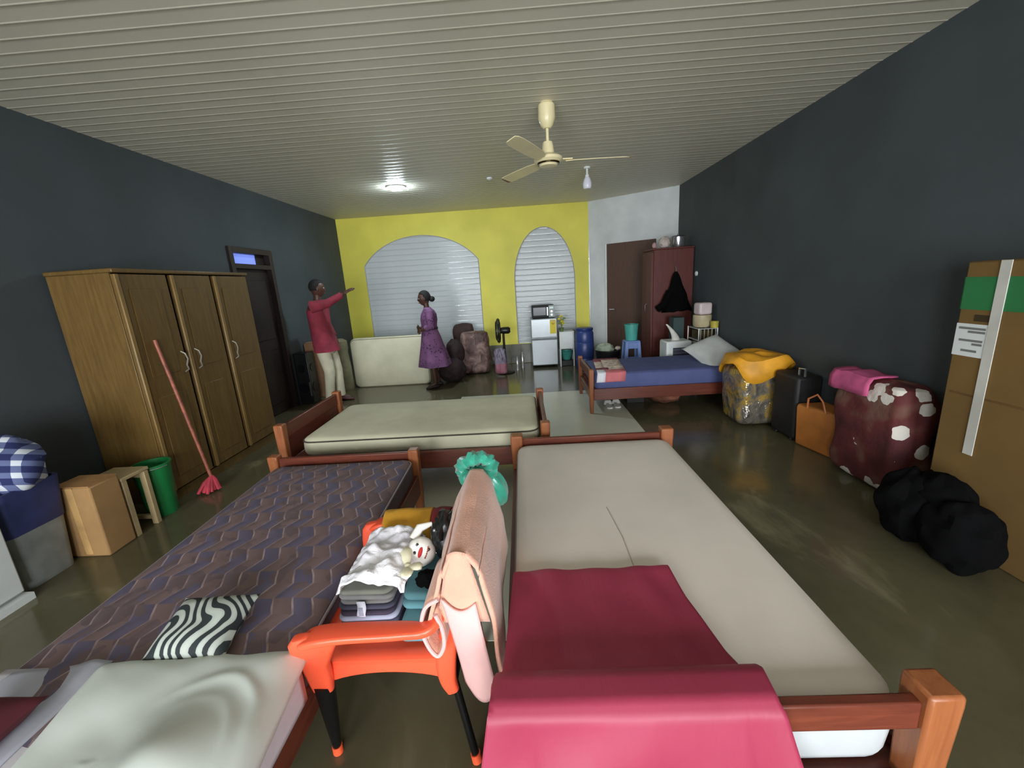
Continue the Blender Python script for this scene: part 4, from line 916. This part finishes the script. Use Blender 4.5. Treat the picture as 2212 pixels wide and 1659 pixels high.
for z, f, s, rf, rs, wb in ((.37, -.05, 0, .26, .27, .07), (.45, -.05, 0, .245, .255, .06), (.58, -.045, 0, .215, .23, .05), (.72, -.035, 0, .18, .205, .03), (.84, -.03, 0, .155, .185, .02), (.95, -.02, 0, .128, .155, .01), (1.02, -.02, 0, .122, .15, .01), (1.12, -.025, 0, .135, .162, 0), (1.20, -.03, 0, .125, .17, 0), (1.26, -.03, 0, .095, .155, 0), (1.30, -.02, 0, .06, .085, 0), (1.315, -.015, 0, .055, .06, 0)):
    rg.append(ering(W(f, s, z), rf, rs, FW, 36, wb, z * 3))
b.loft(rg)
for q in 'lr':
    a_, e_, w_ = (Vector(J2[k + q][0]) for k in ('sh', 'el', 'wr'))
    b.tube([a_, a_.lerp(e_, .5), e_, e_.lerp(w_, .45)], [.07, .066, .06, .056], 14)
wpart('dress', b, dressm)
b = MB(); b.loft([ering(W(-.022, 0, z), .133, .16, FW, 30) for z in (.965, .995)]); wpart('belt', b, M('belt_dark', (50, 34, 54), .7, var=0))
for q in 'lr':
    an_, to_ = Vector(J2['an' + q][0]), Vector(J2['to' + q][0]); d = to_ - an_; d.z = 0; d.normalize(); sd = Vector((-d.y, d.x, 0)); base_ = Vector((an_.x, an_.y, 0))
    b = MB(); b.loft([[base_ + d * t + sd * (w_ * math.cos(a)) + Vector((0, 0, max(0, h_ / 2 + h_ / 2 * math.sin(a)))) for a in [2 * PI * i / 14 for i in range(14)]] for t, w_, h_ in ((-.06, .012, .03), (-.045, .03, .06), (0, .036, .075), (.07, .04, .06), (.13, .036, .045), (.165, .016, .025))]); wpart('shoe', b, M('shoe_dark', (34, 24, 24), .5, var=0))
b = MB(); RW = Matrix.Rotation(FW, 3, 'Z')
b.ell(W(.008, 0, 1.475), (.100, .080, .108), 30, 18, rot=RW, fn=lambda d, p: Vector((p.x * (.60 if d.x > .3 and d.z < .5 else 1), p.y * (.9 if d.x > .3 and d.z < .5 else 1), max(p.z, -.06 if d.x < .2 else .04))))
b.ell(W(-.105, 0, 1.44), (.05, .05, .045), 16, 10); wpart('hair', b, hair_m)

# ------------------------------------------------------------------ orange armchair in the foreground
ch = room_thing('armchair', 'orange plastic armchair with black legs, piled with clothes between the beds', 'chair', (-.5, 1.34, 0))
NY, FY = 1.035, 1.655                                  # the arms flare outwards from the seat
b = MB()
rings = []
for dz, ins in ((.395, .02), (.40, .004), (.425, .0), (.432, .012), (.424, .05)):
    rings.append([(-.53 + p[0], 1.345 + p[1], dz) for p in rrect(.25 - ins, .245 - ins, .07, 5)])
b.loft(rings); b.build('seat', orange, ch)
def backring(t):
    z = .40 + .44 * t; x = -.305 + .085 * t; hw_ = .25 - .03 * t - .05 * max(0, (t - .85) / .15) ** 2
    pts = []
    for k in range(13):
        s = -1 + 2 * k / 12; pts.append((x + .035 * s * s * -1, 1.345 + s * hw_, z - .03 * s * s * max(0, (t - .6) / .4)))
    for k in range(12, -1, -1):
        s = -1 + 2 * k / 12; pts.append((x + .02 - .035 * s * s, 1.345 + s * hw_, z - .03 * s * s * max(0, (t - .6) / .4)))
    return pts
b = MB(); b.loft([backring(k / 10) for k in range(11)]); b.build('backrest', orange, ch)
def strap_path(pts, mats, name, w0, h0, parent, up=(0, 0, 1)):
    """flat band along pts: (x,y,z, width, thickness); width is taken across the band, mostly along y"""
    b = MB(); P = [Vector(p[:3]) for p in pts]; rings = []
    for i, p in enumerate(P):
        t = (P[min(i + 1, len(P) - 1)] - P[max(0, i - 1)]).normalized()
        side = Vector((0, 1, 0)); side = (side - t * side.dot(t)).normalized(); nrm = t.cross(side)
        w_, h_ = pts[i][3] / 2, pts[i][4] / 2
        rings.append([p + side * q[0] + nrm * q[1] for q in rrect(w_, h_, min(w_, h_) * .7, 3)])
    b.loft(rings); return b.build(name, mats, parent)
def smooth_pts(ctrl, n=6):
    out = []
    C_ = [Vector(c) for c in ctrl]
    C_ = [C_[0] * 2 - C_[1]] + C_ + [C_[-1] * 2 - C_[-2]] if len(C_[0]) else C_
    for i in range(1, len(C_) - 2):
        p0, p1, p2, p3 = C_[i - 1:i + 3]
        for k in range(n):
            t = k / n
            out.append(.5 * ((2 * p1) + (p2 - p0) * t + (2 * p0 - 5 * p1 + 4 * p2 - p3) * t * t + (3 * p1 - p0 - 3 * p2 + p3) * t ** 3))
    out.append(C_[-2]); return out
for s, yo, ys in ((-1, NY, 1.115), (1, FY, 1.575)):
    ctrl = [(-.285, ys + s * -.01, .635, .03, .03), (-.33, yo, .612, .045, .026), (-.42, yo - s * -.0, .602, .062, .024), (-.58, yo, .600, .070, .024), (-.67, yo, .592, .074, .026), (-.715, yo - s * .002, .580, .07, .024), (-.735, yo - s * .006, .566, .05, .020)]
    ctrl = [Vector(c) for c in ctrl]
    strap_path([tuple(p) for p in smooth_pts(ctrl, 5)], orange, 'armrest', 0, 0, ch)
    # broad moulded front post, from the arm down into the leg socket
    b = MB(); rings = []
    for cx_, z, yy, hw_, th in ((-.672, .596, yo, .050, .014), (-.690, .588, yo, .070, .018), (-.701, .566, yo - s * .002, .076, .020), (-.715, .52, yo - s * .010, .066, .019), (-.728, .46, yo - s * .028, .048, .018), (-.733, .40, yo - s * .046, .043, .018), (-.736, .345, yo - s * .058, .038, .018), (-.737, .318, yo - s * .062, .034, .016)):
        rings.append([(cx_ + q[0], yy + q[1], z) for q in rrect(hw_, th, th * .8, 3)])
    b.loft(rings); b.build('front_post', orange, ch)
    # rear upright, running from the backrest down into the leg socket
    ctrl = [(-.262, ys - s * .005, .70, .02, .03), (-.285, ys, .60, .03, .05), (-.305, ys, .48, .036, .06), (-.318, ys + s * .004, .40, .04, .066), (-.318, ys + s * .004, .33, .038, .055), (-.305, ys + s * .004, .285, .036, .042)]
    strap_path([tuple(p) for p in smooth_pts([Vector(c) for c in ctrl], 4)], orange, 'upright', 0, 0, ch)
    # curved apron under the seat edge
    b = MB(); top, bot = [], []
    for k in range(15):
        t = k / 14; x = -.73 + .42 * t
        top.append((x, .415)); bot.append((x, .325 + .045 * math.sin(PI * t) ** .6 if 0 < t < 1 else .325))
    b.poly(top + bot[::-1], 'y', ys - .012, ys + .012); b.build('apron', orange, ch, bevel=.004)
caps = M('leg_cap_orange', (244, 96, 56), .5, var=0)
for nm, f, t_, r0, r1 in (('front near', (-.752, 1.125), (-.735, 1.10), .034, .014), ('back near', (-.243, 1.085), (-.30, 1.12), .0135, .0135), ('back far', (-.268, 1.56), (-.30, 1.575), .0135, .0135), ('front far', (-.752, 1.565), (-.735, 1.595), .034, .014)):
    z1 = .345 if 'front' in nm else .31
    F, T = Vector((f[0], f[1], 0)), Vector((t_[0], t_[1], z1))
    b = MB(); b.tube([F + (T - F) * .07, F + (T - F) * .5, T], [r1, (r0 + r1) / 2, r0], 14); lg = b.build('leg', blackm, ch)
    b = MB(); b.tube([F, F + (T - F) * .01, F + (T - F) * .11], [.013, .018, .0175], 14); b.build('foot_cap', caps, lg)
b = MB(); b.tube([(-.735, 1.10, .345), (-.735, 1.595, .345)], .012, 8); b.build('crossbar', blackm, ch)
b = MB(); b.tube([(-.30, 1.12, .31), (-.30, 1.575, .31)], .012, 8); b.build('crossbar', blackm, ch)

def folded(name, label, x0, x1, y0, y1, z0, z1, mat, seed=0, edge=None, cat='shirt', group=None):
    t = room_thing(name, label, cat, ((x0 + x1) / 2, (y0 + y1) / 2, z0), group=group)
    n = 2; h = (z1 - z0) / n
    for i in range(n):                                  # two visible folded layers, each a rounded slab
        b = MB(); a0 = z0 + i * h; r = h * .5
        rings = []
        cx, cy, hx, hy = (x0 + x1) / 2, (y0 + y1) / 2, (x1 - x0) / 2 - .006 * i, (y1 - y0) / 2 - .004 * i
        for k in range(7):
            th = -PI / 2 + PI * k / 6
            ring = []
            for p in rrect(hx - r * (1 - math.cos(th)), hy - r * (1 - math.cos(th)), .03, 5):
                q = Vector((cx + p[0], cy + p[1], 0)); w_ = .006 * noise.noise(Vector((q.x * 14 + seed, q.y * 14, i)))
                ring.append((q.x + w_, q.y + w_ * .7, a0 + h / 2 + math.sin(th) * r * .96 + w_ * .7))
            rings.append(ring)
        b.loft(rings); b.build('fold', [mat, edge][i % 2] if edge else mat, t)
    return t
navyc = M('cloth_navy', (66, 66, 84), .9, var=.15, bump=.2, bs=30); greyc = M('cloth_grey', (122, 122, 122), .9, var=.1, bump=.2, bs=30)
lav = M('cloth_lavender_grey', (150, 152, 172), .9, var=.1, bump=.2, bs=30); dk = M('cloth_dark_violet', (52, 44, 60), .9, var=.15)
folded('folded_clothes', 'dark violet folded garment, lowest of the stack on the orange chair', -.715, -.495, 1.20, 1.52, .437, .475, dk, 1, navyc, group='folded clothes on the orange chair')
folded('folded_clothes', 'lavender grey folded garment with pale edges, second from below in the chair stack', -.715, -.50, 1.205, 1.52, .478, .518, lav, 2, dk, group='folded clothes on the orange chair')
fs = folded('folded_clothes', 'navy grey folded garment with a white care label, in the chair stack', -.71, -.505, 1.21, 1.52, .521, .556, navyc, 3, greyc, group='folded clothes on the orange chair')
b = MB(); b.sheet(lambda u, v: (-.632 + .03 * u + .004 * math.sin(v * 5), 1.203 - .006 * math.sin(v * 3), .565 - .062 * v), 2, 8); cl = b.build('care_label', M('tag_white', (226, 230, 244), .6, var=0), fs, thick=.0015)
for k in range(5):
    b = MB(); b.box(-.625, -.609, 1.1935, 1.1955, .515 + .007 * k, .517 + .007 * k); b.build('print', M('tag_ink', (160, 164, 186), .7, var=0), cl)
folded('folded_clothes', 'olive grey folded garment under the white blouse on the orange chair', -.705, -.50, 1.21, 1.50, .559, .60, greyc, 4, M('cloth_olive_grey', (112, 114, 104), .9, var=.1), group='folded clothes on the orange chair')
tealc = M('cloth_teal', (88, 134, 142), .9, var=.08, bump=.25, bs=25)
folded('folded_clothes', 'teal folded towel lying beside the grey stack on the orange chair', -.485, -.335, 1.15, 1.40, .437, .50, tealc, 5, group='folded clothes on the orange chair')
folded('folded_clothes', 'smaller teal folded garment on top of the teal towel on the chair', -.49, -.34, 1.22, 1.47, .503, .565, tealc, 6, group='folded clothes on the orange chair')
# crumpled white top over the stack
def fwhite(u, v):
    x = -.715 + .235 * u + .05 * (1 - v) * 0 + .04 * v; y = 1.50 - .30 * v
    z = .625 + .035 * (1 - abs(2 * u - 1) ** 3) + .028 * nz(x, y, .3, 13) + .014 * nz(x, y, 1, 34)
    if v > .93: z -= (v - .93) / .07 * .012
    y += .012 * nz(x, v, 2, 20) * v
    x += -.035 * v * (1 - u) * 0 - .05 * v + .03
    if u < .06 or u > .95: z -= .022
    return (x, y, z)
m, g = MX('cloth_white_top', .85); v = g.coord(); g.color(g.ramp(g.noise(v, 4, 2), [(.3, (214, 210, 220)), (.7, (238, 236, 240))])); g.bump(g.noise(v, 24, 4, .6, dist=.8), .6, .012); whitetop = m
b = MB(); b.sheet(fwhite, 44, 54); solo(b, 'blouse', whitetop, 'crumpled white blouse thrown over the folded stack on the orange chair', 'shirt', (-.6, 1.38, .6), thick=.006)
# mustard and maroon cloths over the far armrest
def arm_cloth(x0, x1, zin, seed):
    path = [(0, (1.735, .50)), (.25, (1.715, .615)), (.4, (1.655, .645)), (.55, (1.60, .62)), (.75, (1.575, .55)), (1, (1.56, zin))]
    def fn(u, v):
        y, z = inter(path, v); x = x0 + (x1 - x0) * u
        k = .012 * nz(x * 1.0, v * .5, seed, 14)
        return (x + .008 * nz(u, v, seed, 5), y - k, z + k + .006 * math.sin(PI * u))
    b = MB(); b.sheet(fn, 20, 26); return b
solo(arm_cloth(-.665, -.455, .455, 1.0), 'mustard_cloth', M('cloth_mustard', (196, 142, 40), .9, var=.1, bump=.4, bs=60), 'mustard yellow cloth draped over the far armrest of the orange chair', 'cloth', (-.56, 1.655, .64), thick=.008)
solo(arm_cloth(-.45, -.37, .50, 2.0), 'maroon_cloth', M('cloth_maroon', (112, 30, 36), .85, var=.12), 'maroon cloth strip draped next to the mustard cloth on the armrest', 'cloth', (-.41, 1.655, .64), thick=.008)
# black pouch
bpch = room_thing('black_pouch', 'black leather pouch with a silver stud, leaning inside the chair back', 'pouch', (-.345, 1.45, .58))
b = MB(); lump(b, (-.355, 1.46, .655), (.055, .09, .085), 6.0, .25, flat=False); b.build('body', M('black_leather', (26, 28, 28), .35, var=.1), bpch)
b = MB(); b.ell((-.385, 1.405, .70), (.007, .007, .007), 8, 6); b.build('stud', steel, bpch)
b = MB(); lump(b, (-.395, 1.27, .595), (.04, .035, .028), 8.0, .25, flat=False); solo(b, 'black_sock', blackcloth, 'small balled black sock on the teal garment', 'sock', (-.395, 1.27, .57))
# white cloth cap with a stitched smiling face
cap = room_thing('face_cap', 'small white cloth cap with a stitched smiling face among the clothes', 'cap', (-.44, 1.37, .58))
capm = M('cap_white', (236, 230, 222), .85, var=.04, bump=.2, bs=60)
b = MB(); b.ell((-.44, 1.385, .625), (.055, .05, .055), 20, 14, fn=lambda d, p: p * (1 + .05 * noise.noise(d * 3))); b.build('crown', capm, cap)
b = MB(); b.tube([(-.475, 1.42, .655), (-.455, 1.45, .685), (-.41, 1.47, .69)], [.02, .018, .008], 10); b.build('ear', capm, cap)
fdir = Vector((.44 - .02, -1.385, 1.6 - .625)).normalized(); fu = Vector((.25, .5, .8)); fu = (fu - fdir * fu.dot(fdir)).normalized(); fr2 = fdir.cross(fu)
def on_face(a, c, w_, h_, mt, nm, par):
    d = (fdir + fr2 * a + fu * c).normalized(); p = Vector((-.44, 1.385, .625)) + Vector((d.x * .055, d.y * .05, d.z * .055))
    b = MB(); R = Matrix((fr2, fu, d)).transposed(); b.ell(p, (w_, h_, .004), 12, 6, rot=R); return b.build(nm, mt, par)
mouthm = M('stitched_red', (178, 40, 40), .8, var=0)
on_face(.05, -.12, .008, .020, mouthm, 'mouth', cap); on_face(-.5, .2, .006, .006, black, 'eye', cap); on_face(.42, .35, .006, .006, black, 'eye', cap); on_face(.45, -.25, .006, .006, black, 'eye', cap)
for k in range(6): on_face(-.42 + .05 * k * 0, -.45 + .16 * k, .003, .004, M('stitched_brown', (150, 84, 70), .8, var=0), 'stitch', cap)
bow = room_thing('cream_bow', 'cream ribbon bow lying below the white face cap', 'bow', (-.475, 1.30, .60))
crib = M('ribbon_cream', (226, 220, 190), .7, var=.06)
for a, L, hgt in ((112, .085, .035), (-78, .075, .02), (-22, .06, .02)):
    d = Vector((math.cos(math.radians(a)), math.sin(math.radians(a)), 0)); c0 = Vector((-.465, 1.285, .632)); s_ = Vector((-d.y, d.x, 0))
    b = MB(); b.loft([[c0 + d * t + s_ * (w_ * math.cos(q)) + Vector((0, 0, hgt * math.sin(t / L * 2.2) * .8 + .006 * math.sin(q))) for q in [2 * PI * k / 10 for k in range(10)]] for t, w_ in ((0, .008), (L * .3, .018), (L * .65, .024), (L * .9, .017), (L, .005))]); b.build('loop', crib, bow)
b = MB(); b.ell((-.465, 1.285, .637), (.013, .013, .011), 10, 8); b.build('knot', crib, bow)
# peach towel over the backrest
m, g = MX('towel_peach', .95); v = g.coord(); X_, Y_, Z_ = g.sep(v)
g.color(g.ramp(g.noise(v, 5, 3), [(.3, (206, 150, 126)), (.7, (222, 168, 146))])); g.bump(g.noise(v, 160, 2), .5, .004); g.b.inputs['Sheen Weight'].default_value = .3; towel_m = m
hem_lit = M('towel_hem_lit', (222, 176, 172), .9, var=.03, bump=.3, bs=120)  # paler than the towel: light on its near edge, put into the hem colour
tw = room_thing('towel', 'peach bath towel hung over the back of the orange chair', 'towel', (-.22, 1.35, .6))
tp = [(0, (-.350, .56)), (.2, (-.312, .70)), (.36, (-.27, .83)), (.43, (-.248, .868)), (.5, (-.208, .866)), (.56, (-.178, .825)), (.75, (-.145, .62)), (1, (-.135, .42))]
def ftowel(u, v):
    x, z = inter(tp, v); y = 1.055 + .575 * u
    if v > .56: z += (v - .56) * (.26 * u - .06); x += .015 * math.sin(u * 9) * (v - .5)
    if v < .36: z += (.36 - v) * .35 * u
    if u > .9: z -= (u - .9) * .35
    if .3 < v < .6: z -= .03 * (1 - u) - .0
    return (x + .004 * nz(u, v, 0, 7), y + .02 * (v - .5) * (1 - u), z + .006 * nz(u, v, 3, 6))
b = MB(); b.sheet(ftowel, 30, 50); b.build('body', towel_m, tw, thick=.012)
lo = smooth_pts([Vector(c) for c in ((-.30, 0, .70), (-.345, 0, .665), (-.365, 0, .59), (-.352, 0, .52), (-.325, 0, .485), (-.300, 0, .53), (-.298, 0, .60), (-.312, 0, .655))], 6)
b = MB(); b.sheet(lambda u, v: (lo[int(u * (len(lo) - 1))].x + .012 * v, 1.045 + .17 * v + .012 * math.sin(u * 4), lo[int(u * (len(lo) - 1))].z + .03 * v), len(lo) - 1, 8); b.build('fold', towel_m, tw, thick=.010)
rim = [(p.x, 1.043 + .012 * math.sin(i / (len(lo) - 1) * 4), p.z) for i, p in enumerate(lo)]
b = MB(); b.tube(rim, .0065, 8); b.build('hem', hem_lit, tw)
def fhem(u, v):
    z = .70 - .32 * v - .02 * u; x = -.290 + .10 * u + .045 * v
    return (x, 1.046 - .018 * math.sin(PI * u) + .012 * math.sin(3 * u + 2 * v), z - .03 * math.sin(PI * u * 1.0))
def fend(u, v):
    xl, xr = -.262 - .055 * v, -.205 + .052 * v
    return (xl + (xr - xl) * u, 1.062 - .010 * math.sin(PI * u), .84 - .24 * v + .014 * math.sin(PI * u))
b = MB(); b.sheet(fend, 8, 12); b.build('side_fold', towel_m, tw, thick=.008)
b = MB(); b.sheet(fhem, 12, 20); b.build('hem_strip', hem_lit, tw, thick=.010)
# teal satin bonnet on the far top corner
sat = M('satin_teal', (48, 146, 122), .28, var=.12, vs=12, spec=.6, sheen=.3)
bn = room_thing('satin_bonnet', 'shiny teal satin bonnet hooked on the top corner of the chair back', 'bonnet', (-.22, 1.60, .80))
b = MB(); rings = []
for i in range(41):
    a = 2 * PI * i / 40; rp = .055 + .012 * math.sin(9 * a) + .006 * math.sin(17 * a)
    c = Vector((-.235 + .062 * math.cos(a), 1.635 + .012 * math.sin(2 * a), .845 + .042 * math.sin(a)))
    rd = Vector((math.cos(a), .25 * math.sin(a * 5), math.sin(a))).normalized(); yv = Vector((0, 1, 0))
    rings.append([c + rd * (.024 + .008 * math.sin(11 * a + k)) * math.cos(2 * PI * k / 10) * 1.2 + yv * (.034 + .01 * math.sin(9 * a)) * math.sin(2 * PI * k / 10) for k in range(10)])
b.loft(rings, cap=False); b.build('ruffle', sat, bn)
def pouchf(d, p):
    a = math.atan2(d.y, d.x); return p * (1 + .10 * math.sin(a * 7 + d.z * 2) * (1 - abs(d.z) * .6))
b = MB(); b.ell((-.175, 1.635, .755), (.058, .05, .095), 42, 18, fn=pouchf, rot=Matrix.Rotation(math.radians(-24), 3, 'Y')); b.build('pouch', sat, bn)
b = MB(); b.ell((-.245, 1.635, .80), (.07, .045, .055), 36, 14, fn=pouchf); b.build('gather', sat, bn)

# ------------------------------------------------------------------ cloths on the front beds
m, g = MX('cloth_pink_satin', .55); v = g.coord()
g.color(g.ramp(g.noise(v, 2.5, 2), [(.3, (146, 42, 68)), (.7, (158, 50, 78))])); g.bump(g.noise(g.mapping(v, (7, 1.5, 2)), 3, 3), .25, .01); pink = m
PP = [(0, (1.375, .512)), (.03, (1.37, .53)), (.10, (1.24, .524)), (.27, (1.0, .522)), (.33, (.925, .535)), (.375, (.897, .588)), (.41, (.872, .599)), (.455, (.80, .600)), (.485, (.774, .580)), (.60, (.760, .44)), (1, (.735, .06))]
XL = [(0, -.075), (.3, -.10), (.4, -.115), (.46, -.125), (.6, -.155), (1, -.21)]; XR = [(0, .49), (.12, .50), (.28, .535), (.4, .565), (.46, .555), (.6, .60), (1, .72)]
def fpink(u, v):
    y, z = inter(PP, v); xl, xr = inter(XL, v), inter(XR, v); uu = (u - .06) / .94
    x = xl + (xr - xl) * max(uu, 0)
    if uu < 0: x = xl - .012; z -= -uu * 16 * .07 if v < .42 else 0
    if v < .3:
        z += .005 * nz(x, y, 0, 9) + .0025 * math.exp(-((v - .05) / .05) ** 2) * math.sin(x * 38) + .004 * math.sin(x * 60 + y * 8) * max(0, u - .5)
    if v > .48:
        k = min(1, (v - .48) / .2); f = .016 * math.sin(x * 34 + 1.2 * math.sin(v * 5)) * (1 if u < .22 or u > .86 else .25) + .03 * math.sin((x - .12) * 10 + (v - .5) * 17) * math.exp(-((u - .35) / .26) ** 2)
        y -= k * (f + .015)
    return (x, y, z)
b = MB(); b.sheet(fpink, 70, 110); solo(b, 'pink_cloth', pink, 'glossy crimson pink cloth draped over the bed rail and the grey mattress', 'cloth', (.2, .85, .62), thick=.004, off=1.0)

m, g = MX('zebra_print', .8); v = g.mapping(g.coord(), (1, 1, .5), (0, 0, .3))
n_ = g.noise(v, 5.5, 1, .4, out='Color'); mp_ = g.n('ShaderNodeVectorMath', operation='MULTIPLY_ADD'); g.link(n_, mp_.inputs[0]); mp_.inputs[1].default_value = (.16, .16, .1); g.link(v, mp_.inputs[2])
wv = g.n('ShaderNodeTexWave', wave_type='RINGS', rings_direction='SPHERICAL'); g.link(mp_.outputs[0], wv.inputs['Vector']); wv.inputs['Scale'].default_value = 11; wv.inputs['Distortion'].default_value = 1.5; wv.inputs['Detail'].default_value = 0
g.color(g.ramp(wv.outputs['Fac'], [(.0, (34, 40, 42)), (.42, (36, 42, 44)), (.5, (166, 172, 164)), (1, (176, 182, 174))])); zebra = m
b = MB(); pillow_mesh(b, (-1.12, 1.125, .555), .27, .23, .10, Matrix.Rotation(math.radians(2), 3, 'Z') @ Matrix.Rotation(math.radians(14), 3, 'X'), seed=2.0, n=20)
solo(b, 'cushion', zebra, 'black and white zebra patterned cushion on the purple mattress', 'cushion', (-1.13, 1.14, .5))
duv = M('duvet_white', (206, 212, 206), .85, var=.03, vs=2, bump=.08, bs=14)
def fduv(u, v):
    y = 1.055 - .44 * v; xl = -1.40 + .10 * v; xr = -.735 + .055 * v
    if v < .08: xl += .06 * (1 - v / .08)
    x = xl + (xr - xl) * u; y += .03 * (u - .6) * (1 - v) + .012 * nz(x, y, 0, 8)
    e = min(u, 1 - u, v * .8 + .001) ; k = 1 - math.exp(-e / .035)
    z = .503 + .046 * k + .012 * nz(x, y, 0, 6) * k
    dx, dy = x + .93, y - .70
    z += .055 * math.exp(-(dx * dx / .008 + dy * dy / .014))
    for r0, am, a0, wd_ in ((.19, .008, 1.15, .018), (.135, .004, 1.0, .014)):
        r_ = math.hypot(dx - .01, (dy - .03) * .9) + .02 * nz(x, y, 4, 7); a = math.atan2(dy - .03, dx - .01)
        z += am * math.exp(-((r_ - r0) / wd_) ** 2) * max(0, math.cos((a - a0) * 1.2)) ** 1.5 * k
    z += .0022 * nz(x * .5 + y, y * .4 - x * .2, 2, 13) * k
    return (x, y, z)
b = MB(); b.sheet(fduv, 90, 70); solo(b, 'duvet', duv, 'rumpled white duvet across the near end of the purple mattress', 'duvet', (-1.05, .8, .5), thick=.006, off=-1)
def fgs(u, v):
    x = -1.70 + .33 * u; y = 1.02 - .38 * v + .03 * u
    z = .506 + .010 * nz(x, y, 0, 9) + .012 * math.exp(-((u - .85) / .1) ** 2)
    if u < .06: z -= .06 - u
    return (x, y, z)
b = MB(); b.sheet(fgs, 24, 24); solo(b, 'sheet', M('sheet_lilac_grey', (178, 178, 192), .85, var=.05), 'lilac grey sheet showing left of the white duvet', 'sheet', (-1.54, .83, .5), thick=.004)
def ffit(u, v):
    # fitted sheet at the near end: flat on top, then down the right side of the mattress
    y = 1.035 - .40 * v; L = .955; t = u * (L + .15)
    if t < L: return (-1.715 + t + .003, y, .5035 + .003 * nz(t, y, 0, 9))
    return (-1.712 + L, y, .502 - (t - L))
b = MB(); b.sheet(ffit, 60, 16); solo(b, 'fitted_sheet', M('sheet_pale_lilac', (198, 194, 200), .85, var=.04), 'pale lilac fitted sheet wrapped over the near end of the purple mattress', 'sheet', (-1.25, .83, .5), thick=.003)
b = MB(); pillow_mesh(b, (-1.50, .77, .565), .24, .24, .10, None, seed=5.0)
solo(b, 'maroon_pillow', M('pillow_maroon', (86, 24, 36), .8, var=.1), 'dark maroon pillow in the bottom left corner of the picture', 'pillow', (-1.5, .77, .5))
